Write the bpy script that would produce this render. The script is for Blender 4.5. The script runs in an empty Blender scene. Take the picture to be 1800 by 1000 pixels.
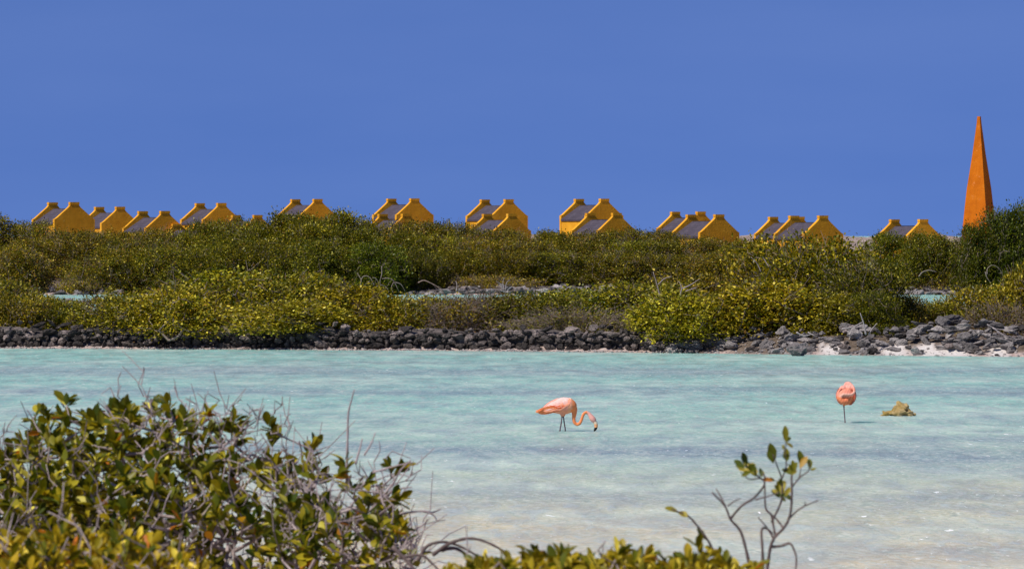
import bpy, math, random
import numpy as np
from mathutils import Vector, Matrix, noise as mnoise

# ------------------------------------------------------------------ camera, sky, sun, exposure
scene = bpy.context.scene
F_PX, HZ, CAM_H = 9000.0, 412.0, 3.15           # focal length in photo pixels, horizon row, eye height over the lagoon
cam_data = bpy.data.cameras.new("camera")
cam_data.sensor_width = 36.0
cam_data.lens = 36.0 * F_PX / 1800.0
cam_data.shift_y = -(500.0 - HZ) / 1800.0
cam_data.clip_start, cam_data.clip_end = 0.5, 20000
cam_data.dof.use_dof = True
cam_data.dof.focus_distance = 118.0
cam_data.dof.aperture_fstop = 15.0
cam = bpy.data.objects.new("camera", cam_data)
scene.collection.objects.link(cam)
cam.location = (0, 0, CAM_H)
cam.rotation_euler = (math.radians(90), 0, 0)
scene.camera = cam

SUN_EL = math.radians(50)
SUN_H = Vector((-0.78, -0.626)).normalized()     # horizontal direction towards the sun
world = bpy.data.worlds.new("World"); scene.world = world
world.use_nodes = True
wn, wl = world.node_tree.nodes, world.node_tree.links
wn.clear()
w_out = wn.new("ShaderNodeOutputWorld"); w_bg = wn.new("ShaderNodeBackground")
sky = wn.new("ShaderNodeTexSky"); sky.sky_type = 'NISHITA'; sky.sun_disc = False
sky.sun_elevation = SUN_EL
sky.sun_rotation = math.atan2(SUN_H.x, SUN_H.y)
sky.altitude = 2500; sky.air_density = 1.0; sky.dust_density = 0.0; sky.ozone_density = 3.0
tc = wn.new("ShaderNodeTexCoord")
sep = wn.new("ShaderNodeSeparateXYZ"); cmb = wn.new("ShaderNodeCombineXYZ")
mz = wn.new("ShaderNodeMath"); mz.operation = 'MULTIPLY_ADD'; mz.inputs[1].default_value = 0.75; mz.inputs[2].default_value = 0.25
wl.new(tc.outputs["Generated"], sep.inputs[0])
wl.new(sep.outputs[0], cmb.inputs[0]); wl.new(sep.outputs[1], cmb.inputs[1]); wl.new(sep.outputs[2], mz.inputs[0]); wl.new(mz.outputs[0], cmb.inputs[2])
wl.new(cmb.outputs[0], sky.inputs[0])
tint = wn.new("ShaderNodeMixRGB"); tint.blend_type = 'MULTIPLY'; tint.inputs[0].default_value = 1.0
tint.inputs[2].default_value = (0.51, 0.585, 0.87, 1)
wl.new(sky.outputs[0], tint.inputs[1])
# faint uneven high haze
hz_map = wn.new("ShaderNodeMapping"); hz_map.inputs["Scale"].default_value = (9, 9, 40); wl.new(tc.outputs["Generated"], hz_map.inputs[0])
hz_n = wn.new("ShaderNodeTexNoise"); hz_n.inputs["Scale"].default_value = 1.0; hz_n.inputs["Detail"].default_value = 5; wl.new(hz_map.outputs[0], hz_n.inputs["Vector"])
hz_r = wn.new("ShaderNodeValToRGB"); hz_r.color_ramp.elements[0].position = 0.3; hz_r.color_ramp.elements[1].position = 0.75
hz_r.color_ramp.elements[0].color = (0.90, 0.92, 0.95, 1); hz_r.color_ramp.elements[1].color = (1.12, 1.04, 1.0, 1); wl.new(hz_n.outputs["Fac"], hz_r.inputs[0])
hz_m = wn.new("ShaderNodeMixRGB"); hz_m.blend_type = 'MULTIPLY'; hz_m.inputs[0].default_value = 1.0
wl.new(tint.outputs[0], hz_m.inputs[1]); wl.new(hz_r.outputs[0], hz_m.inputs[2])
wl.new(hz_m.outputs[0], w_bg.inputs[0]); w_bg.inputs[1].default_value = 0.15
wl.new(w_bg.outputs[0], w_out.inputs[0])

sun_d = bpy.data.lights.new("sun", 'SUN'); sun_d.energy = 4.9; sun_d.angle = math.radians(0.53); sun_d.color = (1.0, 0.95, 0.87)
sun = bpy.data.objects.new("sun", sun_d); scene.collection.objects.link(sun)
to_sun = Vector((SUN_H.x * math.cos(SUN_EL), SUN_H.y * math.cos(SUN_EL), math.sin(SUN_EL)))
sun.rotation_euler = to_sun.to_track_quat('Z', 'Y').to_euler()
sun.location = to_sun * 60

vs = scene.view_settings
vs.view_transform = 'Standard'; vs.look = 'None'; vs.exposure = 0.0; vs.gamma = 1.0; vs.use_curve_mapping = False
scene.cycles.use_denoising = True
scene.cycles.max_bounces = 8

# ------------------------------------------------------------------ helpers
C = scene.collection
rng = np.random.default_rng(7)
random.seed(7)

def at(px, py, d):
    """point at distance d (m) that projects on photo pixel px, py"""
    return Vector(((px - 900.0) / F_PX * d, d, CAM_H - (py - HZ) / F_PX * d))

def vnoise(x, y, seed=0):
    xi, yi = np.floor(x), np.floor(y); xf, yf = x - xi, y - yi
    def h(a, b):
        v = np.sin(a * 127.1 + b * 311.7 + seed * 74.7) * 43758.5453
        return v - np.floor(v)
    u, v = xf * xf * (3 - 2 * xf), yf * yf * (3 - 2 * yf)
    return (h(xi, yi) * (1 - u) + h(xi + 1, yi) * u) * (1 - v) + (h(xi, yi + 1) * (1 - u) + h(xi + 1, yi + 1) * u) * v

def tag(o, label=None, cat=None, group=None, kind=None):
    if label: o["label"] = label
    if cat: o["category"] = cat
    if group: o["group"] = group
    if kind: o["kind"] = kind
    return o

def empty(name, loc=(0, 0, 0), rz=0.0):
    o = bpy.data.objects.new(name, None); C.objects.link(o)
    o.empty_display_size = 0.2
    o.location = loc; o.rotation_euler = (0, 0, rz)
    return o

def link(name, me, parent=None):
    o = bpy.data.objects.new(name, me); C.objects.link(o)
    if parent: o.parent = parent
    return o

def np_mesh(name, verts, faces, mat=None, cols=None, smooth=False):
    """faces: list/array of equal-length rows, or a python list of mixed rows"""
    me = bpy.data.meshes.new(name)
    verts = np.asarray(verts, dtype=np.float32).reshape(-1, 3)
    if isinstance(faces, np.ndarray):
        k = faces.shape[1]; n = faces.shape[0]
        me.vertices.add(len(verts)); me.vertices.foreach_set("co", verts.ravel())
        me.loops.add(n * k); me.loops.foreach_set("vertex_index", faces.astype(np.int32).ravel())
        me.polygons.add(n); me.polygons.foreach_set("loop_start", np.arange(0, n * k, k, dtype=np.int32))
        me.update(calc_edges=True); me.validate()
    else:
        me.from_pydata([tuple(map(float, v)) for v in verts], [], faces); me.update()
    if cols is not None:
        a = me.color_attributes.new("col", 'FLOAT_COLOR', 'POINT')
        c = np.ones((len(verts), 4), dtype=np.float32); c[:, :3] = cols
        a.data.foreach_set("color", c.ravel())
    if mat: me.materials.append(mat)
    if smooth: me.polygons.foreach_set("use_smooth", np.ones(len(me.polygons), dtype=bool))
    return me

class NT:
    """small node-tree writer"""
    def __init__(s, name):
        s.m = bpy.data.materials.new(name); s.m.use_nodes = True
        s.t = s.m.node_tree; s.t.nodes.clear()
        s.out = s.t.nodes.new("ShaderNodeOutputMaterial")
    def n(s, kind, **kw):
        nd = s.t.nodes.new(kind)
        for k, v in kw.items():
            if k in nd.bl_rna.properties: setattr(nd, k, v)
            else: s.set(nd, k, v)
        return nd
    def set(s, nd, k, v):
        i = int(k[1:]) if k[0] == 'i' and k[1:].isdigit() else k.replace("_", " ")
        if isinstance(v, bpy.types.NodeSocket): s.t.links.new(v, nd.inputs[i])
        else: nd.inputs[i].default_value = v
    def noise(s, vec, scale, detail=4.0, rough=0.55, dist=0.0):
        nd = s.n("ShaderNodeTexNoise"); s.t.links.new(vec, nd.inputs["Vector"])
        nd.inputs["Scale"].default_value = scale; nd.inputs["Detail"].default_value = detail
        nd.inputs["Roughness"].default_value = rough; nd.inputs["Distortion"].default_value = dist
        return nd.outputs["Fac"]
    def ramp(s, fac, stops, interp='LINEAR'):
        nd = s.n("ShaderNodeValToRGB"); s.t.links.new(fac, nd.inputs[0])
        cr = nd.color_ramp; cr.interpolation = interp
        while len(cr.elements) > 1: cr.elements.remove(cr.elements[-1])
        for i, (p, c) in enumerate(stops):
            e = cr.elements[0] if i == 0 else cr.elements.new(p)
            e.position = p; e.color = (*c, 1) if len(c) == 3 else c
        return nd.outputs["Color"]
    def mix(s, fac, a, b, blend='MIX'):
        nd = s.n("ShaderNodeMixRGB"); nd.blend_type = blend
        for i, v in ((0, fac), (1, a), (2, b)):
            if isinstance(v, bpy.types.NodeSocket): s.t.links.new(v, nd.inputs[i])
            elif i == 0: nd.inputs[0].default_value = v
            else: nd.inputs[i].default_value = (*v, 1)
        return nd.outputs[0]
    def math(s, op, a, b=0.0, c=0.0):
        nd = s.n("ShaderNodeMath"); nd.operation = op
        for i, v in enumerate((a, b, c)):
            if isinstance(v, bpy.types.NodeSocket): s.t.links.new(v, nd.inputs[i])
            else: nd.inputs[i].default_value = v
        return nd.outputs[0]
    def mapping(s, vec, scale=(1, 1, 1), rot=(0, 0, 0), loc=(0, 0, 0)):
        nd = s.n("ShaderNodeMapping"); s.t.links.new(vec, nd.inputs["Vector"])
        nd.inputs["Scale"].default_value = scale; nd.inputs["Rotation"].default_value = rot; nd.inputs["Location"].default_value = loc
        return nd.outputs[0]
    def bump(s, h, strength, dist, prev=None):
        nd = s.n("ShaderNodeBump"); s.t.links.new(h, nd.inputs["Height"])
        nd.inputs["Strength"].default_value = strength; nd.inputs["Distance"].default_value = dist
        if prev: s.t.links.new(prev, nd.inputs["Normal"])
        return nd.outputs[0]
    def bsdf(s, col, rough=0.8, normal=None, spec=0.3):
        nd = s.n("ShaderNodeBsdfPrincipled")
        if isinstance(col, bpy.types.NodeSocket): s.t.links.new(col, nd.inputs["Base Color"])
        else: nd.inputs["Base Color"].default_value = (*col, 1)
        if isinstance(rough, bpy.types.NodeSocket): s.t.links.new(rough, nd.inputs["Roughness"])
        else: nd.inputs["Roughness"].default_value = rough
        nd.inputs["Specular IOR Level"].default_value = spec
        if normal: s.t.links.new(normal, nd.inputs["Normal"])
        return nd.outputs[0]
    def end(s, sh):
        s.t.links.new(sh, s.out.inputs["Surface"]); return s.m

def pos(b):
    return b.n("ShaderNodeNewGeometry").outputs["Position"]
def objc(b):
    return b.n("ShaderNodeTexCoord").outputs["Object"]
def orand(b):
    return b.n("ShaderNodeObjectInfo").outputs["Random"]

# ------------------------------------------------------------------ materials
def mat_water():
    b = NT("lagoon_water")
    p = pos(b)
    sx = b.n("ShaderNodeSeparateXYZ"); b.t.links.new(p, sx.inputs[0])
    Y = sx.outputs[1]
    warp = b.noise(b.mapping(p, (0.09, 0.05, 1)), 1.0, 4, 0.6)
    yw = b.math('ADD', Y, b.math('MULTIPLY', b.math('SUBTRACT', warp, 0.5), 26.0))
    t = b.n("ShaderNodeMapRange"); b.t.links.new(yw, t.inputs[0]); t.inputs[1].default_value = 44; t.inputs[2].default_value = 140
    # pale sand seen through ankle-deep water near the shore, milky turquoise where it is deeper
    base = b.ramp(t.outputs[0], [(0.0, (0.60, 0.48, 0.31)), (0.13, (0.53, 0.48, 0.33)), (0.28, (0.36, 0.48, 0.39)), (0.55, (0.25, 0.49, 0.41)), (1.0, (0.17, 0.43, 0.37))])
    # sandy and weedy patches of the bed
    pt = b.noise(b.mapping(p, (0.22, 0.16, 1), loc=(3, 9, 0)), 1.0, 5, 0.65)
    base = b.mix(b.math('MULTIPLY', b.ramp(pt, [(0.46, (0, 0, 0)), (0.70, (1, 1, 1))]), 0.8), base, (0.52, 0.62, 0.54))
    pt2 = b.noise(b.mapping(p, (0.07, 0.13, 1), loc=(31, 4, 0)), 1.0, 5, 0.6)
    base = b.mix(b.math('MULTIPLY', b.ramp(pt2, [(0.50, (0, 0, 0)), (0.68, (1, 1, 1))]), 0.6), base, (0.22, 0.29, 0.33))
    # dark blue-grey bands lying across the lagoon
    bw = b.noise(b.mapping(p, (0.12, 0.05, 1), loc=(11, 3, 0)), 1.0, 4, 0.6)
    for yc, wd_, am, shift in ((74.5, 2.0, 0.75, 12.0), (103.0, 3.6, 0.6, 16.0), (118.0, 5.0, 0.6, 20.0), (62.0, 1.6, 0.3, 8.0)):
        dv = b.math('DIVIDE', b.math('ADD', b.math('SUBTRACT', Y, yc), b.math('MULTIPLY', b.math('SUBTRACT', bw, 0.5), shift)), wd_)
        ga = b.math('EXPONENT', b.math('MULTIPLY', b.math('MULTIPLY', dv, dv), -1.0))
        base = b.mix(b.math('MULTIPLY', ga, am), base, (0.17, 0.24, 0.29))
    # wavelets
    w1 = b.noise(b.mapping(p, (1.6, 0.42, 1), rot=(0, 0, 0.05)), 1.0, 3, 0.6, 0.4)
    w2 = b.noise(b.mapping(p, (4.6, 0.95, 1), rot=(0, 0, 0.03)), 1.0, 4, 0.68, 0.6)
    w4 = b.noise(b.mapping(p, (11.0, 5.0, 1), rot=(0, 0, 0.06)), 1.0, 3, 0.6, 0.5)
    w3 = b.noise(b.mapping(p, (0.25, 0.5, 1), rot=(0, 0, -0.2)), 1.0, 3, 0.5)
    nb = b.bump(w2, 0.8, 0.07, b.bump(w1, 0.8, 0.16, b.bump(w3, 0.6, 0.25)))
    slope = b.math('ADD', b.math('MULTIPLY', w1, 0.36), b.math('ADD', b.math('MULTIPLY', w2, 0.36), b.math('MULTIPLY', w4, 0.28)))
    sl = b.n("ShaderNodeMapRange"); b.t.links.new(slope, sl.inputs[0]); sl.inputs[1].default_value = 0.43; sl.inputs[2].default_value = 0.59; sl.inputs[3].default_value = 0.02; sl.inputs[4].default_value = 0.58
    # sun glints painted into the base colour as white noise flecks
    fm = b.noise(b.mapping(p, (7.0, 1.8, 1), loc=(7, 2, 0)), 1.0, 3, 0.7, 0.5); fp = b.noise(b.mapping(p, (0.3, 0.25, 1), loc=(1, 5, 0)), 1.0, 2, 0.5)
    glint = b.math('MULTIPLY', b.ramp(fm, [(0.665, (0, 0, 0)), (0.71, (1, 1, 1))]), b.ramp(fp, [(0.42, (0, 0, 0)), (0.6, (1, 1, 1))]))
    pale = b.math('MULTIPLY', b.ramp(w2, [(0.52, (0, 0, 0)), (0.63, (1, 1, 1))]), 0.55)  # lighter and darker wavelet faces: reflected light painted into the base colour
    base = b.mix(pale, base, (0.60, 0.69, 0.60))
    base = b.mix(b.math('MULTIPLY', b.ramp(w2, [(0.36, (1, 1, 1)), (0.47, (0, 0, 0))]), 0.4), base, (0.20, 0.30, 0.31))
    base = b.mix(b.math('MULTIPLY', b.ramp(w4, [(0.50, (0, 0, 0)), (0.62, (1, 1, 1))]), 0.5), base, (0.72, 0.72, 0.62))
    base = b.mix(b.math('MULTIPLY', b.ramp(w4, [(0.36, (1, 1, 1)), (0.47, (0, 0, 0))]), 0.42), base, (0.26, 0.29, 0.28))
    base = b.mix(glint, base, (0.92, 0.92, 0.90))
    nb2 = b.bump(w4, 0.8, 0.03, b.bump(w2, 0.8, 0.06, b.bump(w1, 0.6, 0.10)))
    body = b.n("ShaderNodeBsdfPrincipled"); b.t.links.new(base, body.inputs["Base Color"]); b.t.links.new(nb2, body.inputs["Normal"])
    body.subsurface_method = 'BURLEY'
    body.inputs["Subsurface Weight"].default_value = 0.75; body.inputs["Subsurface Radius"].default_value = (0.5, 1.0, 1.0); body.inputs["Subsurface Scale"].default_value = 1.8
    body.inputs["Specular IOR Level"].default_value = 0.0; body.inputs["Roughness"].default_value = 1.0
    gl = b.n("ShaderNodeBsdfGlossy"); gl.inputs["Roughness"].default_value = 0.14; b.t.links.new(nb, gl.inputs["Normal"])
    fr = b.n("ShaderNodeFresnel"); fr.inputs[0].default_value = 1.33
    fac = b.math('MULTIPLY', b.math('MULTIPLY', fr.outputs[0], sl.outputs[0]), b.math('SUBTRACT', 1.0, glint))
    mx = b.n("ShaderNodeMixShader"); b.t.links.new(fac, mx.inputs[0]); b.t.links.new(body.outputs[0], mx.inputs[1]); b.t.links.new(gl.outputs[0], mx.inputs[2])
    return b.end(mx.outputs[0])

def mat_ground():
    b = NT("coral_ground")
    p = pos(b)
    sx = b.n("ShaderNodeSeparateXYZ"); b.t.links.new(p, sx.inputs[0])
    n1 = b.noise(p, 0.7, 6, 0.65); n2 = b.noise(p, 6.0, 5, 0.7)
    sand = b.ramp(n2, [(0.3, (0.30, 0.21, 0.18)), (0.55, (0.50, 0.39, 0.34)), (0.75, (0.70, 0.61, 0.56))])
    sand = b.mix(b.ramp(n1, [(0.5, (0, 0, 0)), (0.65, (1, 1, 1))]), sand, (0.36, 0.28, 0.25))
    soil = b.ramp(n2, [(0.3, (0.06, 0.045, 0.032)), (0.7, (0.20, 0.15, 0.11))])
    att = b.n("ShaderNodeAttribute", attribute_name="col")
    s2 = b.n("ShaderNodeSeparateColor"); b.t.links.new(att.outputs["Color"], s2.inputs[0])
    c = b.mix(s2.outputs[1], b.mix(s2.outputs[0], sand, soil), (0.60, 0.55, 0.51))
    return b.end(b.bsdf(c, 0.95, b.bump(n2, 0.7, 0.12), 0.1))

def mat_stucco(name, c1, c2, c3):
    b = NT(name); p = objc(b)
    n1 = b.noise(b.mapping(pos(b), (1, 1, 1)), 1.1, 7, 0.72); n2 = b.noise(p, 10.0, 5, 0.7)
    st = b.noise(b.mapping(p, (4.0, 4.0, 0.7)), 1.0, 4, 0.6)
    c = b.ramp(n1, [(0.3, c1), (0.6, c2), (0.8, c3)])
    c = b.mix(b.math('MULTIPLY', b.ramp(st, [(0.52, (0, 0, 0)), (0.72, (1, 1, 1))]), 0.45), c, tuple(v * 0.6 for v in c2))
    pz = b.noise(p, 3.4, 6, 0.75)
    c = b.mix(b.math('MULTIPLY', b.ramp(pz, [(0.60, (0, 0, 0)), (0.68, (1, 1, 1))]), 0.4), c, tuple(min(v * 1.15 + 0.09, 0.85) for v in c3))     # flaked and sun-bleached patches
    return b.end(b.bsdf(c, 0.9, b.bump(n2, 0.5, 0.03), 0.12))

def mat_thatch():
    b = NT("grey_thatch"); p = objc(b)
    n1 = b.noise(b.mapping(p, (3, 12, 12)), 1.0, 5, 0.6); n2 = b.noise(p, 2.0, 5, 0.6)
    n3 = b.noise(b.mapping(p, (22, 3, 3)), 1.0, 4, 0.7)
    c = b.ramp(b.math('ADD', b.math('MULTIPLY', n1, 0.5), b.math('MULTIPLY', n2, 0.5)), [(0.3, (0.050, 0.042, 0.055)), (0.55, (0.085, 0.072, 0.092)), (0.75, (0.13, 0.112, 0.13))])
    return b.end(b.bsdf(c, 0.95, b.bump(n3, 0.8, 0.04), 0.08))

def mat_stone(name, dark, mid, light, wetness=0.0):
    b = NT(name); p = objc(b); r = orand(b)
    n1 = b.noise(p, 3.0, 6, 0.7); n2 = b.noise(p, 16.0, 5, 0.75)
    v = b.n("ShaderNodeTexVoronoi"); b.t.links.new(p, v.inputs["Vector"]); v.inputs["Scale"].default_value = 9.0
    f = b.math('ADD', b.math('MULTIPLY', n1, 0.65), b.math('MULTIPLY', r, 0.35))
    c = b.ramp(f, [(0.28, dark), (0.52, mid), (0.78, light)])
    c = b.mix(b.ramp(n2, [(0.56, (0, 0, 0)), (0.75, (1, 1, 1))]), c, tuple(x * 0.45 for x in mid))
    gz = b.n("ShaderNodeSeparateXYZ"); b.t.links.new(pos(b), gz.inputs[0])
    wet = b.n("ShaderNodeMapRange"); b.t.links.new(b.math('ADD', gz.outputs[2], b.math('MULTIPLY', n1, 0.25)), wet.inputs[0]); wet.inputs[1].default_value = 0.16; wet.inputs[2].default_value = 0.46; wet.inputs[3].default_value = wetness; wet.inputs[4].default_value = 0.0
    c = b.mix(wet.outputs[0], c, tuple(x * 0.3 for x in mid))      # black algae film low on the stones
    hb = b.math('ADD', n2, b.math('MULTIPLY', v.outputs["Distance"], 0.6))
    return b.end(b.bsdf(c, 0.93, b.bump(hb, 0.9, 0.05), 0.12))

def mat_leaf(name, by_object=False, gloss=0.22):
    b = NT(name)
    oi = b.n("ShaderNodeObjectInfo")
    if by_object:
        col = b.ramp(oi.outputs["Random"], [(0.0, (0.035, 0.060, 0.006)), (0.30, (0.085, 0.11, 0.008)), (0.60, (0.16, 0.165, 0.012)), (0.82, (0.29, 0.25, 0.02)), (0.97, (0.46, 0.36, 0.04)), (1.0, (0.42, 0.16, 0.02))])
    else:
        att = b.n("ShaderNodeAttribute", attribute_name="col"); col = att.outputs["Color"]
    col = b.mix(1.0, col, oi.outputs["Color"], 'MULTIPLY')
    n1 = b.noise(objc(b), 40.0, 3, 0.6)
    col = b.mix(0.5, col, b.ramp(n1, [(0.3, (0.65, 0.7, 0.6)), (0.7, (1.25, 1.2, 1.1))]), 'MULTIPLY')
    nd = b.n("ShaderNodeBsdfPrincipled"); b.t.links.new(col, nd.inputs["Base Color"])
    nd.inputs["Roughness"].default_value = 0.42; nd.inputs["Specular IOR Level"].default_value = gloss
    tr = b.n("ShaderNodeBsdfTranslucent"); b.t.links.new(b.mix(1.0, col, (1.5, 1.35, 0.5), 'MULTIPLY'), tr.inputs[0])
    mx = b.n("ShaderNodeMixShader"); mx.inputs[0].default_value = 0.33
    b.t.links.new(nd.outputs[0], mx.inputs[1]); b.t.links.new(tr.outputs[0], mx.inputs[2])
    return b.end(mx.outputs[0])

def mat_bark(name, c1, c2):
    b = NT(name); p = objc(b)
    n = b.noise(b.mapping(p, (1, 1, 0.5)), 22.0, 5, 0.7); n0 = b.noise(p, 2.5, 3, 0.6)
    c = b.ramp(b.math('ADD', b.math('MULTIPLY', n, 0.5), b.math('MULTIPLY', n0, 0.5)), [(0.35, c1), (0.65, c2)])
    return b.end(b.bsdf(c, 0.9, b.bump(n, 0.6, 0.01), 0.15))

def mat_attr(name, rough=0.75, spec=0.2, bs=40.0):
    b = NT(name)
    att = b.n("ShaderNodeAttribute", attribute_name="col")
    p = objc(b); n = b.noise(b.mapping(p, (0.5, 1, 1)), bs, 4, 0.65)
    c = b.mix(0.35, att.outputs["Color"], b.ramp(n, [(0.3, (0.75, 0.75, 0.75)), (0.7, (1.15, 1.12, 1.1))]), 'MULTIPLY')
    return b.end(b.bsdf(c, rough, b.bump(n, 0.4, 0.01), spec))

M = dict(
    water=mat_water(), ground=mat_ground(),
    hut=mat_stucco("ochre_stucco", (0.60, 0.26, 0.014), (0.76, 0.36, 0.022), (0.82, 0.45, 0.06)),
    obelisk=mat_stucco("orange_stucco", (0.42, 0.095, 0.004), (0.56, 0.145, 0.005), (0.60, 0.20, 0.02)),
    thatch=mat_thatch(),
    wall_stone=mat_stone("dark_coral_stone", (0.03, 0.026, 0.024), (0.105, 0.088, 0.08), (0.42, 0.335, 0.30), 0.75),
    grey_stone=mat_stone("grey_coral_stone", (0.07, 0.062, 0.06), (0.22, 0.195, 0.185), (0.52, 0.46, 0.42)),
    ochre_rock=mat_stone("ochre_rock", (0.04, 0.022, 0.005), (0.36, 0.23, 0.045), (0.60, 0.46, 0.26), 0.2),
    leaf=mat_leaf("shrub_leaf"), leaf_obj=mat_leaf("near_leaf", True),
    bark=mat_bark("grey_twig_bark", (0.19, 0.145, 0.135), (0.50, 0.41, 0.39)),
    shrub_bark=mat_bark("brown_grey_twig_bark", (0.10, 0.072, 0.055), (0.33, 0.26, 0.21)),
    dark_bark=mat_bark("brown_stem_bark", (0.06, 0.044, 0.038), (0.22, 0.165, 0.145)),
    dead=mat_bark("bleached_wood", (0.22, 0.18, 0.17), (0.50, 0.43, 0.41)),
    plumage=mat_attr("plumage"),
)

# ------------------------------------------------------------------ ground, water
def wall_line(x):
    """distance of the shore wall's foot at world x (it slants towards the camera on the right)"""
    return np.interp(x, [-18, -10, 0, 6, 10, 14, 20], [142.5, 141.0, 138.2, 135.5, 133.5, 132.0, 130.5])

def terrain(x, d):
    x = np.asarray(x, dtype=float); d = np.asarray(d, dtype=float)
    wl_ = wall_line(x)
    far = np.interp(d, [-300, 15, 34, 44, 60, 90], [1.2, 1.0, 0.55, -0.02, -0.22, -0.42])
    e = d - wl_
    isl = np.interp(e, [-14, -1.5, -0.35, 0.15, 0.5, 1.4, 10, 24, 32, 44], [-0.42, -0.10, -0.012, 0.03, 0.22, 0.42, 0.5, 0.35, -0.1, -0.45])
    right = np.clip((x - 4.5) / 2.5, 0, 1)
    isl = isl + right * np.interp(e, [-1.2, -0.3, 0.3, 1.0, 2.0], [0, 0.02, 0.08, 0.10, 0])
    back = np.interp(d, [240, 262, 267, 270, 276, 284, 292, 312, 326, 334, 350, 380, 9000], [-0.5, -0.3, -0.05, 0.12, 0.7, 1.3, 1.9, 2.6, 2.62, 2.62, 1.5, -1.5, -3.0])
    z = np.where(d < wl_ - 14, far, np.where(d < wl_ + 44, isl, back))
    n = vnoise(x * 0.8, d * 0.8, 3) - 0.5 + 0.5 * (vnoise(x * 2.3, d * 2.3, 5) - 0.5)
    amp = np.where(d > 268, 0.16, np.where(np.abs(e) < 2.0, 0.022, 0.06))
    ridge = np.exp(-((d - 331) / 7.0) ** 2) * (0.25 + 0.75 * vnoise(x * 0.33 + 1.3, d * 0.1, 9)) * 0.8
    return z + n * amp * np.clip(np.abs(d - 40) / 10, 0, 1) + np.where((d > 300) & (d < 370), ridge, 0)

def build_ground():
    xs = np.unique(np.concatenate([np.linspace(-6000, -120, 14), np.linspace(-120, -40, 20), np.linspace(-40, 7, 140), np.linspace(7, 15, 70), np.linspace(15, 40, 75), np.linspace(40, 120, 20), np.linspace(120, 6000, 14)]))
    ds = np.unique(np.concatenate([np.linspace(-200, 10, 8), np.linspace(10, 60, 40), np.linspace(60, 122, 20), np.linspace(122, 150, 110), np.linspace(150, 190, 40), np.linspace(190, 258, 14), np.linspace(258, 350, 150), np.linspace(350, 600, 10), np.linspace(600, 9000, 10)]))
    X, D = np.meshgrid(xs, ds)
    Z = terrain(X, D)
    V = np.stack([X, D, Z], -1).reshape(-1, 3)
    nx, nd = len(xs), len(ds)
    i = (np.arange(nd - 1)[:, None] * nx + np.arange(nx - 1)[None, :]).ravel()
    Fc = np.stack([i, i + 1, i + 1 + nx, i + nx], -1)
    # leaf litter and dark soil under the thickets; bare coral sand elsewhere
    e = D - wall_line(X)
    soil = ((e > 0.9) & (e < 40)).astype(float)
    soil = np.maximum(soil, (e > 0.1) & (e < 1.0) & (X > 3.5))
    soil = np.maximum(soil, 0.85 * ((e > -0.45) & (e < 0.2) & (X > 3.5) & (vnoise(X * 0.9, D * 0.3, 21) < 0.55)))
    soil = np.maximum(soil, ((D > 268.5) & (D < 296)) * 0.85 * np.clip((24.5 - X) / 3, 0, 1))
    soil = np.maximum(soil, (D < 36) * 0.5)
    soil = np.maximum(soil, ((D > 296) & (D < 400)) * 0.42)
    soil = np.clip(soil + (vnoise(X * 0.9, D * 0.9, 11) - 0.5) * 0.5 * (soil > 0), 0, 1)
    white = np.zeros_like(X)
    for xc, hw in ((8.4, 0.25), (9.97, 0.3), (10.9, 0.35), (11.5, 0.3), (12.6, 0.2)):
        white = np.maximum(white, np.clip(1.6 - np.abs(X - xc) / hw, 0, 1) * ((e > -0.6) & (e < 0.45)))
    soil = soil * (1 - white)
    cols = np.stack([soil.ravel(), white.ravel(), soil.ravel()], -1)
    o = link("ground", np_mesh("ground", V, Fc, M["ground"], cols, True))
    tag(o, "pale coral sand and soil of the shore and banks", kind="structure")
build_ground()

def build_water():
    xs = np.linspace(-7000, 7000, 8); ds = np.linspace(30, 9000, 8)
    X, D = np.meshgrid(xs, ds); V = np.stack([X, D, X * 0], -1).reshape(-1, 3)
    i = (np.arange(7)[:, None] * 8 + np.arange(7)[None, :]).ravel()
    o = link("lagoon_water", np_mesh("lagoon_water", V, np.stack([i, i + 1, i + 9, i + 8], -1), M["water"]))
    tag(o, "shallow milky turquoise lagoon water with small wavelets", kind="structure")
build_water()

# ------------------------------------------------------------------ huts and obelisk
HW, HL, GT = 2.62, 2.95, 0.21          # gable width, length over the gables, gable wall thickness
def prism(poly, axis_lo, axis_hi):
    """extrude a polygon given in (y, z) along x; returns verts, faces"""
    n = len(poly)
    v = [(axis_lo, y, z) for y, z in poly] + [(axis_hi, y, z) for y, z in poly]
    f = [tuple(range(n))[::-1], tuple(range(n, 2 * n))]
    f += [(i, (i + 1) % n, n + (i + 1) % n, n + i) for i in range(n)]
    return v, f

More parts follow.
